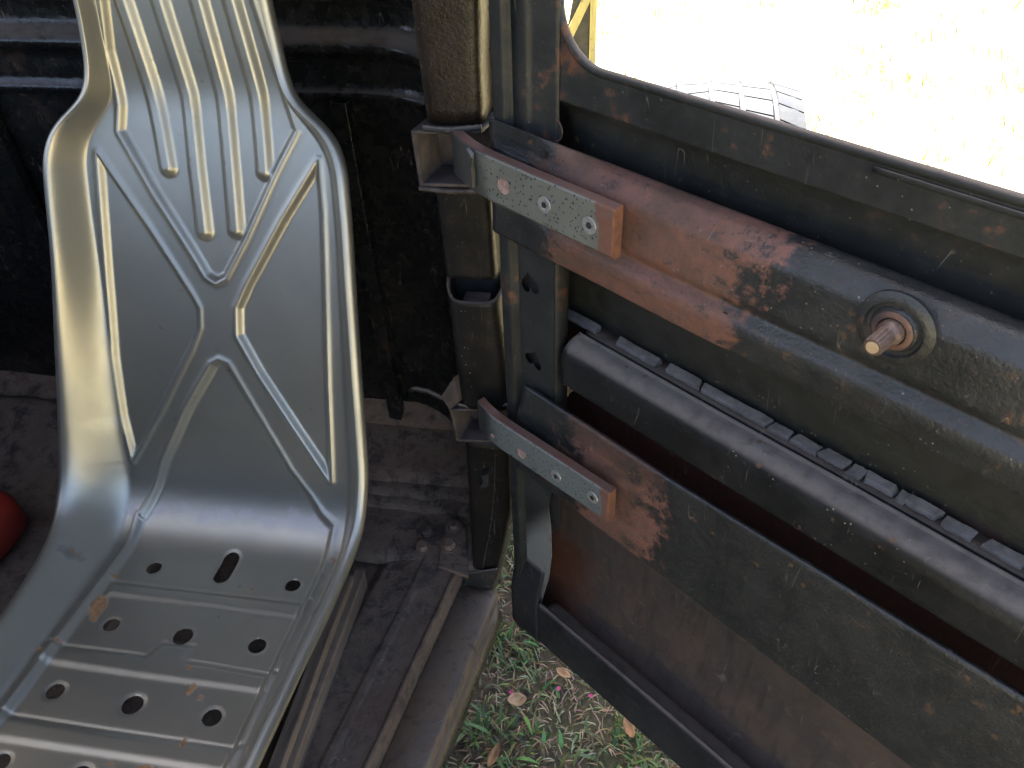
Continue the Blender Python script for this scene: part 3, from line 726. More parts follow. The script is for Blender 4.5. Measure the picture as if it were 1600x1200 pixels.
# lower plate
def low_mod(s, wv, zz):
    if zz > c_(-.70): zz += .034*max(0, s-.25)*.9
    if zz < c_(-.75): zz -= .03*max(0, s-.1)
    return wv, zz
extrude_s('lower_plate', [(-.006, c_(-.6475)), (-.0015, c_(-.6465)), (.0, c_(-.650)), (.0, c_(-.72)), (.0, c_(-.797)), (-.003, c_(-.801)), (-.012, c_(-.803))], .020, SE-.02, M['plate_low'], door, 100, .0018, .0012, .003, low_mod, end0=lambda zz: .026 if zz > c_(-.7) else .010)
# bottom rail with its turned-up lip
extrude_s('bottom_rail', [(-.052, c_(-1.112)), (-.020, c_(-1.108)), (-.010, c_(-1.100)), (-.009, c_(-1.078)), (-.004, c_(-1.072)), (.000, c_(-1.077)), (.001, c_(-1.10)), (.0, c_(-1.168)), (-.006, c_(-1.174)), (-.034, c_(-1.176))], .040, SE-.01, M['rail'], door, 80, .0016, .0012, .004)
extrude_s('corner_piece', [(-.0155, c_(-1.00)), (-.010, c_(-1.02)), (.0022, c_(-1.075)), (.0026, c_(-1.165)), (-.002, c_(-1.178)), (-.03, c_(-1.180))], -.0125, .047, M['rail'], door, 8, .0016, .0004, .006)
# pale plug in the skin
s, zz = dpx(876, 618, -.040)
lathe('stud', [(0, .004), (.030, .004), (.030, .0065), (.036, .0060), (.038, .004)], (s, .078, zz), (0, -1, 0), M['brass'], door, 18)
# hinge arms
def arm(z0, z1, s0, s1, w0, w1, mat, bend, tilt, end):
    """chamfered flat bar along the door; its root curls back into the hinge box"""
    ch_ = .0055; P = [(w1-ch_*.3, z1), (w1, z1-ch_*.3), (w1, z0+ch_), (w1-ch_, z0), (w0, z0), (w0, z1)]
    V = []; F = []; ns = 40; n = len(P)
    for i in range(ns+1):
        s = s0+(s1-s0)*i/ns; d = max(0, bend-(s-s0)); off = -2.6*d*d
        tl_ = tilt*(s-s0)
        for wv, zz in P: V.append((s, -(wv+off)+wav(s, wv, zz, .0004, 30), zz+tl_))
    for i in range(ns):
        for j in range(n): F.append((i*n+j, i*n+(j+1) % n, (i+1)*n+(j+1) % n, (i+1)*n+j))
    F += [tuple(range(n)), tuple(range(ns*n, ns*n+n))]
    o = mesh('hinge_arm', V, F, mat, door, bevel=.0008)
    # raw orange cut end
    V = [(s1, -wv, zz+tilt*(s1-s0)) for wv, zz in P]+[(s1+.0014, -(wv+(.5*(w0+w1)-wv)*.15), zz+tilt*(s1-s0)+(.5*(z0+z1)-zz)*.04) for wv, zz in P]
    mesh('cut_end', V, [(j, (j+1) % n, n+(j+1) % n, n+j) for j in range(n)]+[tuple(range(n, 2*n))], M['rust_end'], o)
    return o
W0, W1 = .016, .029
a1 = arm(c_(-.393), c_(-.340), -.062, .182, W0, W1, M['arm_up'], .08, 0, None)
a2 = arm(c_(-.752), c_(-.700), -.043, .196, W0, W1, M['arm_low'], .06, .045, None)
def screw(par, x, y, r, w=W1):
    s, zz = dpx(x, y, w)
    o = lathe('screw', [(0, r), (.0007, r*.98), (.0009, r*.86), (.0005, r*.6), (.0006, r*.52), (-.0006+.0008, r*.44)], (s, -w-.0004, zz), (0, -1, 0), M['steel'], par, 28)
    lathe('socket', [(0, r*.40), (.0003, r*.38)], (s, -w-.0013, zz), (0, -1, 0), M['dark'], par, 6)
    V = [(s+r*.36*math.cos(math.pi*i/3+.3), -w-.0014, zz+r*.36*math.sin(math.pi*i/3+.3)) for i in range(6)]
    return o
for par, x, y, r in ((a1, 851, 320, .0085), (a1, 921, 352, .0088), (a2, 869, 744, .0085), (a2, 926, 777, .0085)): screw(par, x, y, r)
def bhole(par, x, y, r, mat):
    s, zz = dpx(x, y, W1); lathe('open_hole', [(0, r), (.0006, r), (.0006, r*.9), (.0002, r*.5)], (s, -W1-.0001, zz), (0, -1, 0), mat, par, 22)
bhole(a1, 787, 291, .0085, M['pinkhole']); bhole(a2, 815, 709, .0075, M['pinkhole']); bhole(a2, 770, 681, .0035, M['pinkhole'])
wb = [dpx(x, y, W1) for x, y in ((731, 232), (738, 240), (740, 262), (741, 292))]
tube('weld_bead', [(a, -W1-.0006, b) for a, b in wb], [.002, .003, .0022, .0016], M['gusset'], a1, 8)

# ================================================================== unseen roof over the vehicle, added to keep sun off the door
sh = empty('shade_roof', (-.6, -1.2, 0)); tag(sh, 'added unseen metal sheet roof on timber posts, shading the vehicle', 'shade_roof')
V = []; F = []; nx = 90
for i in range(nx+1):
    X = -3.0+2.8*i/nx; dz = .012*math.sin(i*2*math.pi/4)
    V += [(X+.6, .35+1.2, 2.54+dz), (X+.6, 2.1+1.2, 2.50+dz)]
for i in range(nx): F.append((2*i, 2*i+2, 2*i+3, 2*i+1))
mesh('shade_sheet', V, F, M['rail'], sh, smooth=True, solid=.002)
for X in (-2.9, -.62):
    box('rafter', (X-.03+.6, .35+1.2, 2.44), (X+.03+.6, 2.1+1.2, 2.485), M['timber'], sh, .003)
    box('post', (X-.05+.6, 1.95+1.2, 0), (X+.05+.6, 2.05+1.2, 2.46), M['timber'], sh, .004)
# ================================================================== bucket seat, pressed from sheet steel
seat = empty('bucket_seat', (-.56, .60, ZF+.02))
tag(seat, 'grey pressed-metal bucket seat with X-shaped pressing and drilled cushion', 'seat')
RB = math.radians(20); TAU = math.radians(6); PHI = math.radians(15)
Oc = ray(345, 565); Oc = CAMP+Oc*.85/Oc[1]; XC = Oc[0]+.006
tK = .3537
def recl(t):
    k_ = min(1, max(0, (t-(tK-.035))/.07)); k_ = k_*k_*(3-2*k_); return RB-PHI*k_
nB = np.array([0, -math.cos(RB), math.sin(RB)]); uB = np.array([0, math.sin(RB), math.cos(RB)])
R2 = RB-PHI; nN = np.array([0, -math.cos(R2), math.sin(R2)]); uN = np.array([0, math.sin(R2), math.cos(R2)])
KN = Oc+tK*uB
nC = np.array([0, math.sin(TAU), math.cos(TAU)]); fC = np.array([0, -math.cos(TAU), math.sin(TAU)])
tC = -.2648; KC = Oc+tC*uB
RAD = .10; ANG = math.acos(float((-uB)@fC)); TL = RAD*math.tan(ANG/2); ARC = RAD*ANG
T_B = tC+TL; T_C = T_B-ARC                      # t where the bend begins and ends
def bpx(x, y):                                   # pixel -> (lateral, path coordinate) on the back / neck
    p = pplane(x, y, Oc, nB); t = float((p-Oc)@uB)
    if t > tK: p = pplane(x, y, KN, nN); t = tK+float((p-KN)@uN)
    return float(p[0]-XC), t
def cpx(x, y):                                   # pixel -> (lateral, path coordinate) on the cushion
    p = pplane(x, y, KC, nC); return float(p[0]-XC), T_C-(float((p-KC)@fC)-TL)
# path
T0, T1 = .70, T_C-.36
ts = np.arange(T0, T1, -.0017); npth = len(ts)
pos = np.zeros((npth, 3)); dirn = np.zeros((npth, 3))
for i, t in enumerate(ts):
    if t >= T_B: a = recl(t); d = np.array([0, -math.sin(a), -math.cos(a)])
    elif t >= T_C:
        a = RB+ANG*(T_B-t)/ARC; d = np.array([0, -math.sin(a), -math.cos(a)])
    else: d = fC
    dirn[i] = d
i0 = int(np.argmin(abs(ts)))
for i in range(i0+1, npth): pos[i] = pos[i-1]+.5*(dirn[i]+dirn[i-1])*.0017
for i in range(i0-1, -1, -1): pos[i] = pos[i+1]-.5*(dirn[i]+dirn[i+1])*.0017
pos += Oc - pos[i0]; pos[:, 0] = XC
nrm = np.stack([0*dirn[:, 0], dirn[:, 2], -dirn[:, 1]], 1)      # rotate the tangent towards the sitter
nrm[:, 1] = dirn[:, 2]; nrm[:, 2] = -dirn[:, 1]
# smoothed copy for the rim
def smooth_arr(A, sig):
    k_ = np.exp(-.5*(np.arange(-3*sig, 3*sig+1)/sig)**2); k_ /= k_.sum(); out_ = np.zeros_like(A); h = len(k_)//2
    for c in range(A.shape[1]):
        s0 = A[0, c]-(A[1, c]-A[0, c])*-1*0; pad = np.concatenate([A[0, c]+(A[0, c]-A[1, c])*np.arange(h, 0, -1), A[:, c], A[-1, c]+(A[-1, c]-A[-2, c])*np.arange(1, h+1)])
        out_[:, c] = np.convolve(pad, k_, 'valid')
    return out_
ps = smooth_arr(pos, 42); dsm = np.gradient(ps, axis=0); dsm /= np.linalg.norm(dsm, axis=1)[:, None]
nsm = np.stack([0*dsm[:, 0], dsm[:, 2], -dsm[:, 1]], 1)
def tab(pts, x):
    xs, ys_ = zip(*sorted(pts)); return np.interp(x, xs, ys_)
a_t = tab([(.70, .100), (.46, .106), (.39, .111), (.355, .115), (.335, .125), (.315, .146), (.295, .160), (.27, .168), (.2, .171), (.0, .172), (-.2, .170), (-.30, .168), (-.7, .160)], ts)
b_t = tab([(.70, .121), (.46, .125), (.39, .132), (.362, .139), (.345, .153), (.325, .180), (.30, .197), (.27, .205), (.2, .209), (.0, .214), (-.14, .219), (-.25, .216), (-.36, .208), (-.5, .201), (-.7, .195)], ts)
h_t = tab([(.70, .022), (.40, .024), (.34, .030), (.28, .045), (.15, .050), (.0, .050), (-.12, .051), (-.22, .051), (-.32, .049), (-.45, .044), (-.7, .040)], ts)
bl_x = tab([(.7, 0), (.3, 0), (.15, .0), (0, .017), (-.14, .028), (-.25, .032), (-.4, .02), (-.7, .0)], ts)
sm1 = lambda v, s: smooth_arr(v[:, None], s)[:, 0]
a_t = sm1(a_t, 7); b_t = sm1(b_t, 6); h_t = sm1(h_t, 14); bl_x = sm1(bl_x, 20)
# relief ----------------------------------------------------------------
NC = 196
qc = np.linspace(-1, 1, NC); Xg = a_t[:, None]*qc[None, :]; Tg = np.repeat(ts[:, None], NC, 1)
def sdf_poly(P, X, Y):
    P = np.array(P); d = np.full(X.shape, 1e9); ins = np.zeros(X.shape, bool); n = len(P)
    for i in range(n):
        a = P[i]; b = P[(i+1) % n]; e = b-a; wx = X-a[0]; wy = Y-a[1]; t = np.clip((wx*e[0]+wy*e[1])/(e@e), 0, 1)
        d = np.minimum(d, (wx-e[0]*t)**2+(wy-e[1]*t)**2)
        c1 = (a[1] > Y) != (b[1] > Y); xi = a[0]+(Y-a[1])*(b[0]-a[0])/((b[1]-a[1]) if b[1] != a[1] else 1e-9); ins ^= c1 & (X < xi)
    d = np.sqrt(d); return np.where(ins, -d, d)
def sstep(x, a, b): t = np.clip((x-a)/(b-a), 0, 1); return t*t*(3-2*t)
def dist_line(P, X, Y):
    d = np.full(X.shape, 1e9)
    for a, b in zip(P[:-1], P[1:]):
        a = np.array(a); b = np.array(b); e = b-a; wx = X-a[0]; wy = Y-a[1]; t = np.clip((wx*e[0]+wy*e[1])/(e@e), 0, 1)
        d = np.minimum(d, (wx-e[0]*t)**2+(wy-e[1]*t)**2)
    return np.sqrt(d)
sds = []; rel = np.zeros_like(Xg); DEP = .0068; RR = .006
pol = [[(153, 240), (232, 356), (300, 462), (311, 482), (312, 512), (300, 545), (252, 640), (207, 720), (190, 650), (177, 560), (166, 430)],
       [(498, 250), (440, 345), (386, 445), (370, 482), (371, 525), (405, 585), (460, 668), (517, 752), (511, 600), (507, 440), (504, 330)],
       [(186, 205), (240, 300), (300, 395), (322, 432), (337, 442), (352, 434), (385, 370), (430, 270), (463, 205), (448, 160), (425, 95), (394, 0), (370, -90), (155, -90), (158, 0), (168, 80), (188, 165)]]
for P in pol:
    L = [bpx(*p) for p in P]; sd = sdf_poly(L, Xg, Tg); sds.append(sd)
    rel -= DEP*(1-sstep(sd, -.0085, .0025)); rel += .0026*np.exp(-((sd-.001)/.0048)**2)
tri = [bpx(*p) for p in ((330, 570), (342, 563), (356, 569), (395, 635), (455, 735), (505, 800))]
tl3 = [bpx(*p) for p in ((232, 800), (255, 720), (290, 640))]
edge_r = [(.153, -.24), (.152, -.30), (.150, -.50), (.150, -.72)]; edge_l = [(-.150, -.72), (-.151, -.50), (-.152, -.30), (-.153, -.25)]
big = tri+[p for p in edge_r if p[1] < tri[-1][1]]+edge_l+tl3
sd = sdf_poly(big, Xg, Tg); sds.append(sd); rel -= (DEP+.001)*(1-sstep(sd, -.011, .003)); rel += .0024*np.exp(-((sd-.001)/.0050)**2)
for P in ([(120, -160), (188, 0), (238, 150), (248, 200), (259, 262)], [(180, -160), (245, 0), (293, 150), (304, 262), (316, 362)], [(244, -160), (306, 0), (348, 150), (358, 262), (366, 360)], [(300, -160), (358, 0), (401, 150), (408, 225), (411, 268)]):
    L = [bpx(*p) for p in P]; d = dist_line(L, Xg, Tg)
    rel += .0095*(1-sstep(d, .0030, .0150))
# cushion cross ribs
def band(top, bot):
    T = [cpx(*p) for p in top]; B = [cpx(*p) for p in bot]
    sdb = sdf_poly(T+B[::-1], Xg, Tg); return .0028*(1-sstep(sdb, -.010, .003))-.0016*np.exp(-(dist_line(T, Xg, Tg)/.0032)**2)
rel += band([(172, 902), (330, 921), (486, 938)], [(160, 925), (318, 944), (474, 964)])
rel += band([(76, 1001), (225, 1019), (252, 998), (302, 1004), (289, 1027), (432, 1051)], [(52, 1030), (230, 1056), (416, 1081)])
rel += band([(-40, 1104), (170, 1136), (374, 1166)], [(-70, 1144), (150, 1176), (362, 1208)])
# slight oil-canning
for i in range(0, npth):
    pass
cnoise = np.array([[noise.noise(Vector((x*6, t*6, 1.3))) for x in np.linspace(-.18, .18, 12)] for t in ts[::20]])
from_t = np.interp
cn = np.array([np.interp(np.linspace(0, 11, NC), np.arange(12), row) for row in cnoise])
cn = np.stack([np.interp(np.arange(npth), np.arange(len(cn))*20, cn[:, j]) for j in range(NC)], 1)
rel += .0016*cn
# holes
hl = [(238, 881, .0105, .0105), (352, 883, .0115, .027), (456, 908, .0105, .0105), (171, 970, .0105, .0105), (284, 988, .0128, .0128), (400, 1003, .0115, .0115), (83, 1074, .0110, .0110), (204, 1095, .0128, .0128), (329, 1115, .0115, .0115), (-4, 1185, .011, .011), (120, 1206, .0125, .0125)]
crease = np.zeros(Xg.shape); hole = np.zeros(Xg.shape, bool); Xh = Xg.copy(); Th = Tg.copy()
for (x, y, rx, rt) in hl:
    cx, ct = cpx(x, y); ext = max(0, rt-rx)
    dt = Tg-ct; dt = np.sign(dt)*np.maximum(0, abs(dt)-ext); dx = Xg-cx; d = np.sqrt(dx*dx+dt*dt)
    rel -= .0012*(1-sstep(d, rx*.95, rx*1.5))
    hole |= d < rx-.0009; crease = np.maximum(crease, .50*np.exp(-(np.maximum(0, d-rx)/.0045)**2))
    nr = (abs(d-rx) < .0013)
    f = np.where(nr, rx/np.maximum(d, 1e-6), 1)
    Xh = np.where(nr, cx+dx*f, Xh); Th = np.where(nr, Tg+dt*(f-1), Th)
# assemble the surface: outer roll | left bolster | centre | right bolster | outer roll
NS, NR = 22, 13; RIM = .0105
cols = []
def side(sg):
    A = pos.copy(); A[:, 0] += sg*a_t; A += nrm*rel[:, (0 if sg < 0 else -1)][:, None]
    B = ps+nsm*h_t[:, None]; B[:, 0] = XC+sg*(b_t-RIM+(bl_x if sg < 0 else 0))
    out_ = []
    for k_ in range(1, NS+1):
        q = k_/NS; lat = q; s_ = q*q*(3-2*q)*.75+.25*q
        s_ = math.sin(q*math.pi/2)**1.6 if False else s_
        p = A+(B-A)*s_; p[:, 0] = A[:, 0]+(B[:, 0]-A[:, 0])*lat; out_.append(p)
    for k_ in range(1, NR+1):
        th = math.radians(205)*k_/NR; p = B+nsm*(RIM*(math.cos(th)-1))[..., None] if False else B+nsm*(RIM*(math.cos(th)-1)); p = p.copy(); p[:, 0] = B[:, 0]+sg*RIM*math.sin(th); out_.append(p)
    return out_
Ls = side(-1)[::-1]; Rs = side(1)
cen = []
slope = Th-Tg
for j in range(NC):
    p = pos.copy()+dirn*(-slope[:, j])[:, None]; p[:, 0] = XC+Xh[:, j]; p += nrm*rel[:, j][:, None]; cen.append(p)
allc = Ls+cen+Rs; NCOL = len(allc); G = np.stack(allc, 1)          # rows x cols x 3
hm = np.zeros((npth, NCOL), bool); hm[:, len(Ls):len(Ls)+NC] = hole
# stain masks
Xa = (G[:, :, 0]-XC); Ta = np.repeat(ts[:, None], NCOL, 1)
def blob(lst):
    m = np.zeros(Xa.shape)
    for cx, ct, rx, rt, am in lst: m = np.maximum(m, am*np.exp(-(((Xa-cx)/rx)**2+((Ta-ct)/rt)**2)))
    return m
def P2(x, y, rx, rt, am, cush=True): return (*(cpx(x, y) if cush else bpx(x, y)), rx, rt, am)
rust = blob([P2(152, 940, .016, .024, .9), P2(146, 958, .010, .012, .8), P2(300, 1068, .009, .02, .62), P2(312, 1085, .008, .008, .66), P2(295, 1040, .006, .006, .72), P2(90, 1000, .012, .007, .6), P2(178, 895, .014, .006, .6), P2(230, 1195, .03, .010, .62), P2(170, 1188, .012, .006, .62), P2(60, 1015, .01, .006, .6), P2(392, 915, .004, .004, .75), P2(122, 880, .03, .012, .52), P2(520, 880, .012, .03, .46), P2(285, 1150, .01, .03, .5), P2(210, 720, .006, .005, .6, False)])
oxide = blob([(-.02+.035*i, T_B-.052+.006*math.sin(i*2.1), .030, .016, .62) for i in range(-4, 6)]+[(.10, T_B-.05, .05, .035, .55)])
dirt = blob([P2(120, 885, .035, .022, .62), P2(505, 900, .02, .03, .55), P2(495, 955, .014, .025, .62), P2(470, 990, .012, .03, .42), P2(215, 870, .012, .03, .4)])
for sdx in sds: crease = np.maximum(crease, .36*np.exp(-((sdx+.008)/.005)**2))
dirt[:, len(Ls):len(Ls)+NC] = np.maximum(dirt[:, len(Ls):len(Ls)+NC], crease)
for e_ in (rust, oxide, dirt): e_[:] = np.clip(e_, 0, 1)
iB = int(np.argmin(abs(ts-(T_B+T_C)/2)))
def grid_obj(name, r0, r1, c0, c1, par):
    idx = -np.ones((r1-r0, c1-c0), int); V = []; keep = ~hm[r0:r1, c0:c1]
    sub = G[r0:r1, c0:c1]; idx = np.arange((r1-r0)*(c1-c0)).reshape(r1-r0, c1-c0)
    k4 = keep[:-1, :-1] & keep[1:, :-1] & keep[1:, 1:] & keep[:-1, 1:]
    a = idx[:-1, :-1][k4]; b = idx[1:, :-1][k4]; c = idx[1:, 1:][k4]; d = idx[:-1, 1:][k4]
    faces = np.stack([a, b, c, d], 1); used = np.unique(faces); rem = -np.ones(idx.size, int); rem[used] = np.arange(len(used))
    verts = sub.reshape(-1, 3)[used]; faces = rem[faces]
    me = bpy.data.meshes.new(name); me.vertices.add(len(verts)); me.vertices.foreach_set('co', verts.astype(np.float32).ravel())
    me.loops.add(faces.size); me.loops.foreach_set('vertex_index', faces.astype(np.int32).ravel())
    me.polygons.add(len(faces)); me.polygons.foreach_set('loop_start', (np.arange(len(faces))*4).astype(np.int32))
    me.polygons.foreach_set('use_smooth', np.ones(len(faces), bool)); me.update(calc_edges=True); me.validate()
    for nm, arr in (('rust', rust), ('oxide', oxide), ('dirt', dirt)):
        at = me.attributes.new(nm, 'FLOAT', 'POINT'); at.data.foreach_set('value', arr[r0:r1, c0:c1].reshape(-1)[used].astype(np.float32))
    me.materials.append(M['seat']); o = bpy.data.objects.new(name, me); link(o, par); o.matrix_parent_inverse = Matrix.Translation((.56, -.60, -(ZF+.02)))
    return o
nl = len(Ls)-NS; 
bk = grid_obj('backrest', 0, iB+1, nl, NCOL-nl, seat)
cu = grid_obj('seat_pan', iB, npth, nl, NCOL-nl, seat)
grid_obj('rolled_rim', 0, npth, 0, nl+1, seat); grid_obj('rolled_rim', 0, npth, NCOL-nl-1, NCOL, seat)

# wooden base boards the seat is standing on
sb_ = empty('seat_base', (-.55, .55, ZF-.02)); tag(sb_, 'grimy plywood boards propping up the grey metal seat', 'seat base')
def board(name, a, b, jit=.002):
    o = box(name, a, b, M['wood'], None, .002, jit); o.parent = sb_; o.matrix_parent_inverse = Matrix.Translation((.55, -.55, -(ZF-.02))); return o
ang = 0
board('board', (-.412, .30, ZF-.02), (-.396, .80, ZF+.030)); board('board', (-.424, .28, ZF+.034), (-.404, .775, ZF+.050))
board('board', (-.75, .30, ZF-.02), (-.735, .80, ZF+.048)); board('board', (-.73, .70, ZF-.018), (-.43, .715, ZF+.048)); board('board', (-.73, .36, ZF-.018), (-.43, .375, ZF+.048))

# ================================================================== small things in the cab
# red container at the left edge
rp = pplane(27, 835, (0, .80, 0), (0, 1, 0)); rc = rp+np.array([-.155, 0, 0])
red = empty('red_container', (rc[0], .80, ZF-.01)); tag(red, 'red rounded plastic container on the dark floor left of the metal seat', 'container')
zt = max(.06, rp[2]+.035-(ZF-.01))
V = []; F = []; N = 40; prof = [(0, .92), (.01, 1), (zt*.5, 1.0), (zt*.78, .98), (zt*.93, .86), (zt, .66), (zt+.004, .3)]
for hh, k_ in prof:
    for i in range(N):
        a = 2*math.pi*i/N; cx, sy = math.cos(a), math.sin(a)
        V.append((.135*k_*math.copysign(abs(cx)**.6, cx), .085*k_*math.copysign(abs(sy)**.6, sy), hh))
for j in range(len(prof)-1):
    for i in range(N): F.append((j*N+i, j*N+(i+1) % N, (j+1)*N+(i+1) % N, (j+1)*N+i))
F.append(tuple(range((len(prof)-1)*N, len(prof)*N)))
bo = mesh('body', V, F, M['red'], red, smooth=True)
lathe('cap', [(0, .028), (.018, .028), (.022, .024)], (-.06, 0, zt-.002), (0, 0, 1), M['dark'], red, 24)

def leaf_obj(name, p, length, width, rz, mat, curl=.3, tilt=(0, 0)):
    V = []; F = []; n = 9
    for i in range(n+1):
        t = i/n; hw = width/2*math.sin(math.pi*min(1, t*.96+.03))**.8; z0 = curl*length*(t-.5)**2*1.6
        for k_ in (-1, -.5, 0, .5, 1): V.append(((t-.5)*length, k_*hw, z0+abs(k_)*hw*.55+.002*random.random()))
    for i in range(n):
        for j in range(4): F.append((i*5+j, i*5+j+1, (i+1)*5+j+1, (i+1)*5+j))
    o = mesh(name, V, F, mat, None, smooth=True, solid=.0004); o.location = p; o.rotation_euler = (tilt[0], tilt[1], rz); return o
p = pz(576, 834, ZF-.012); tag(leaf_obj('dry_leaf', p, .03, .02, 1.1, M['leaf2'], .5), 'small tan leaf scrap on the cab floor against the seat rim', 'leaf')

# ================================================================== outside: wheel, timber frame, grass, leaves
# rear wheel, its tread facing the camera, beyond the open door
RT, WT = .385, .37
tc = pplane(1176, 128, (0, 0, .77), (0, 0, 1))
wcx, wcy = pplane(1255, 186, (0, 0, .70), (0, 0, 1))[0]-WT/2-.004, pplane(1176, 126, (0, 0, RT*(1+math.cos(.34))), (0, 0, 1))[1]-RT*math.sin(.34)
wheel = empty('rear_wheel', (wcx, wcy, RT)); tag(wheel, 'wide black treaded tyre standing in the sun beyond the open door', 'wheel')
prof = [(-WT/2+.01, RT-.16), (-WT/2-.004, RT-.11), (-WT/2+.004, RT-.035), (-WT/2+.022, RT-.008), (0, RT-.004), (WT/2-.022, RT-.008), (WT/2-.004, RT-.035), (WT/2+.004, RT-.11), (WT/2-.01, RT-.16)]
prof = fillet(prof, .02, 3); V = []; F = []; N = 72; n = len(prof)
for i in range(N):
    a = 2*math.pi*i/N
    for x, r in prof: V.append((x, r*math.sin(a), r*math.cos(a)))
for i in range(N):
    for j in range(n-1): F.append((i*n+j, i*n+j+1, ((i+1) % N)*n+j+1, ((i+1) % N)*n+j))
ty = mesh('tyre', V, F, M['rubber'], wheel, smooth=True)
# tread blocks: five ribs of blocks with slanted cuts (only the rows on the upper half are single pieces)
ribs = [(-WT/2+.012, -.108), (-.094, -.036), (-.022, .030), (.044, .102), (.116, WT/2-.012)]
NB = 40; seen = 0; rest_V = []; rest_F = []
for ri, (xa, xb) in enumerate(ribs):
    for k_ in range(NB):
        a0 = 2*math.pi*(k_+.5*(ri % 2))/NB; a1_ = a0+2*math.pi/NB*.91; V = []
        for rr in (RT-.016, RT):
            for x, sk in ((xa, 0), (xb, .05*(1 if ri < 2 else -1))):
                edge = .012 if (ri in (0, 4) and abs(x) > .12) else 0
                for a in (a0, (a0+a1_)/2, a1_): V.append((x, (rr-edge)*math.sin(a+sk), (rr-edge)*math.cos(a+sk)))
        F = [(0, 1, 4, 3), (1, 2, 5, 4), (6, 9, 10, 7), (7, 10, 11, 8), (0, 6, 7, 1), (1, 7, 8, 2), (3, 4, 10, 9), (4, 5, 11, 10), (0, 3, 9, 6), (2, 8, 11, 5)]
        am = math.degrees(a0) % 360
        if am > 280 or am < 60: mesh('tread_block', V, F, M['rubber'], ty)
        else:
            b = len(rest_V); rest_V += V; rest_F += [tuple(b+q for q in f) for f in F]
rt = mesh('tread', rest_V, rest_F, M['rubber'], ty); rt['kind'] = 'stuff'
lathe('rim', [(-WT/2+.02, RT-.155), (-WT/2+.03, RT-.17), (-.05, RT-.19), (.05, RT-.19), (WT/2-.03, RT-.17), (WT/2-.02, RT-.155)], (0, 0, 0), (1, 0, 0), M['steel'], wheel, 48)

# braced timber frame far out on the grass
fp0 = pz(926, 97, 0.0); YF = 4.2
tf = empty('timber_frame', (py_(924, 60, YF)[0], YF, 0)); tag(tf, 'sunlit timber frame with diagonal brace and dark infill beyond the window hole', 'frame')
tx = tf.location.x
def tb(name, P, t, mat):
    V = [(x, y, zz) for y in (-t/2, t/2) for x, zz in P]; n = len(P)
    F = [tuple(range(n)), tuple(range(2*n-1, n-1, -1))]+[(i, (i+1) % n, n+(i+1) % n, n+i) for i in range(n)]
    return mesh(name, V, F, mat, tf, bevel=.004)
tb('post', [(-.008, 0), (.022, 0), (.022, .85), (-.008, .85)], .05, M['timber'])
za = py_(893, 40, YF)[2]; zb = py_(915, 0, YF)[2]; xa_ = py_(893, 40, YF)[0]-tx; xb_ = py_(912, 0, YF)[0]-tx
sl2 = (zb-za)/(xb_-xa_); x0 = xa_-(za-.05)/sl2
tb('brace', [(x0-.012, .05), (x0+.034, .05), (x0+.034+.75/sl2, .80), (x0-.012+.75/sl2, .80)], .045, M['timber'])
o = tb('board', [(x0+.05, .05), (-.009, .05), (-.009, .75), (min(-.03, x0+.05+.7/sl2), .75)], .02, M['panel'])  # flat dark infill between the brace and the post
tb('post', [(x0-.55, 0), (x0-.50, 0), (x0-.50, .85), (x0-.55, .85)], .05, M['timber'])

# grass blades: one object
def blades(spots, cols_, hlo, hhi, wlo, whi, lean):
    V = []; F = []; C = []
    for (x, y) in spots:
        h = random.uniform(hlo, hhi); wd = random.uniform(wlo, whi); a = random.uniform(0, 6.283); b = random.uniform(0, 6.283); le = random.uniform(*lean)
        dx, dy = math.cos(a), math.sin(a); px_, py2 = -dy, dx; c = random.choice(cols_); c = tuple(v*random.uniform(.75, 1.3) for v in c); i = len(V)
        for t, wk in ((0, .55), (.35, 1), (.7, .8), (1, .05)):
            r = h*le*t**1.5; zz = h*math.sqrt(max(.02, 1-min(.98, le*le*t)))*t; zz = max(.003, zz)
            for sg in (-1, 1): V.append((x+dx*r+px_*wd*.5*wk*sg, y+dy*r+py2*wd*.5*wk*sg, zz)); C.append((*c, 1))
        F += [(i, i+1, i+3, i+2), (i+2, i+3, i+5, i+4), (i+4, i+5, i+7, i+6)]
    return V, F, C
green = [(.07, .13, .032), (.09, .15, .04), (.11, .14, .035), (.06, .11, .045), (.14, .18, .055)]
straw = [(.34, .27, .16), (.26, .19, .10), (.38, .32, .20), (.16, .11, .06)]
near = []; sn = []
clump = [(random.uniform(-.55, .75), random.uniform(.25, 1.9)) for _ in range(420)]
for cx, cy in clump:
    for _ in range(random.randint(6, 30)): near.append((random.gauss(cx, .022), random.gauss(cy, .022)))
for _ in range(22000): sn.append((random.uniform(-.6, .8), random.uniform(.2, 2.0)))
V, F, C = blades(near, green, .015, .05, .003, .0065, (.45, 1.0))
V2, F2, C2 = blades(sn, straw, .01, .035, .0015, .0035, (.9, 1.0)); b = len(V); V += V2; C += C2; F += [tuple(b+q for q in f) for f in F2]
wide = [(random.uniform(-.5, .6), random.uniform(.3, 1.6)) for _ in range(300)]
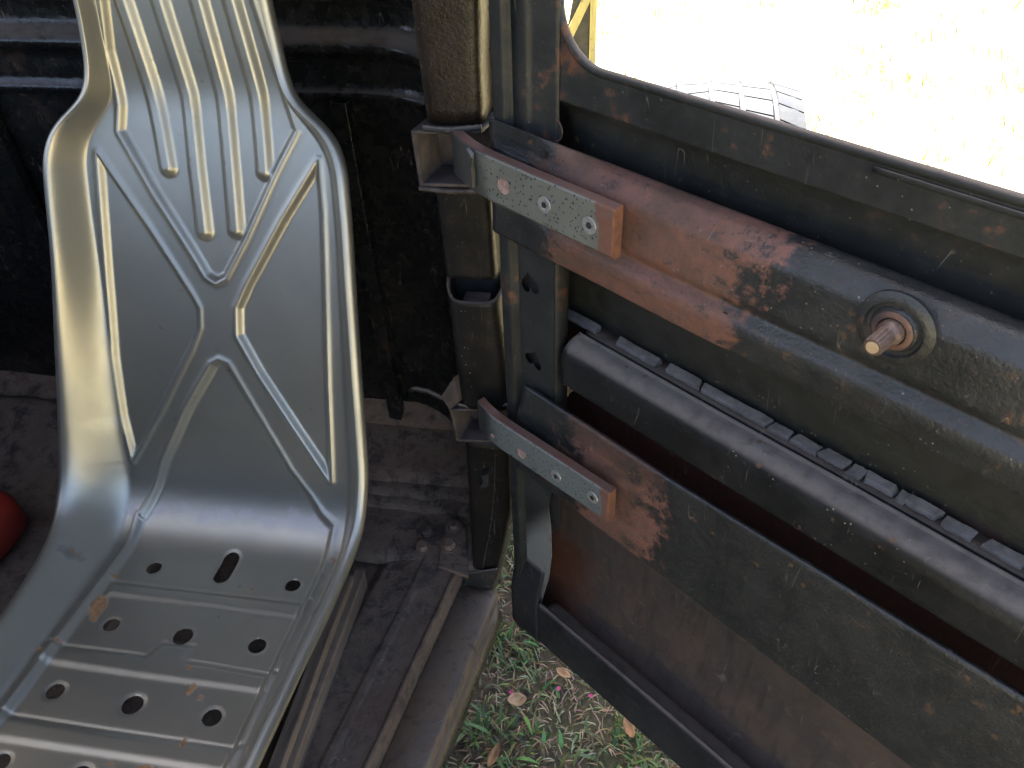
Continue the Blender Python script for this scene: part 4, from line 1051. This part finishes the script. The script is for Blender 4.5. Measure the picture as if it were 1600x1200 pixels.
V2, F2, C2 = blades(wide, [(.12, .22, .06), (.16, .25, .08), (.09, .17, .05)], .03, .07, .005, .009, (.55, .99)); b = len(V); V += V2; C += C2; F += [tuple(b+q for q in f) for f in F2]
far = []
for _ in range(900):
    cx, cy = random.uniform(-2, 6), random.uniform(2.2, 9)
    for _ in range(random.randint(8, 30)): far.append((random.gauss(cx, .06), random.gauss(cy, .06)))
V2, F2, C2 = blades(far, [(.20, .20, .045), (.28, .24, .08), (.14, .15, .03)], .03, .09, .004, .010, (.4, 1.0)); b = len(V); V += V2; C += C2; F += [tuple(b+q for q in f) for f in F2]
me = bpy.data.meshes.new('grass'); me.from_pydata(V, [], F); me.update(); at = me.attributes.new('tint', 'FLOAT_COLOR', 'POINT')
at.data.foreach_set('color', np.array(C, np.float32).ravel()); me.materials.append(M['blade'])
go = link(bpy.data.objects.new('grass', me)); tag(go, 'sparse green blades and dry straw on bare soil', 'grass', kind='stuff')

# fallen leaves and petals lying in the grass
for (x, y, L, wd, rz, mt, lab) in (
    (806, 1095, .038, .026, .4, 'leaf2', 'broad tan dry leaf in the grass beneath the pink petals'),
    (981, 1136, .042, .022, 1.9, 'leaf', 'orange-brown dry leaf tucked under the door bottom rail'),
    (771, 1182, .045, .016, 1.3, 'leaf', 'narrow curled brown leaf at the bottom edge near the sill'),
    (880, 1056, .036, .02, 2.5, 'leaf2', 'pale crumpled dry leaf in the middle of the grass patch')):
    p = pz(x, y, .03); tag(leaf_obj('fallen_leaf', p, L, wd, rz, M[mt], .5, (random.uniform(-.3, .3), random.uniform(-.3, .3))), lab, 'leaf', 'dry leaves in the grass')
for (x, y, lab) in ((804, 968, 'tiny pink petal in grass just left of the door corner'), (799, 1084, 'tiny pink petal beside the broad tan leaf'), (873, 1077, 'tiny pink petal below the pale crumpled leaf'), (923, 1088, 'tiny pink petal nearest the door bottom rail')):
    p = pz(x, y, .035); tag(leaf_obj('petal', p, .010, .007, random.random()*6, M['petal'], .4), lab, 'petal', 'pink petals in the grass')
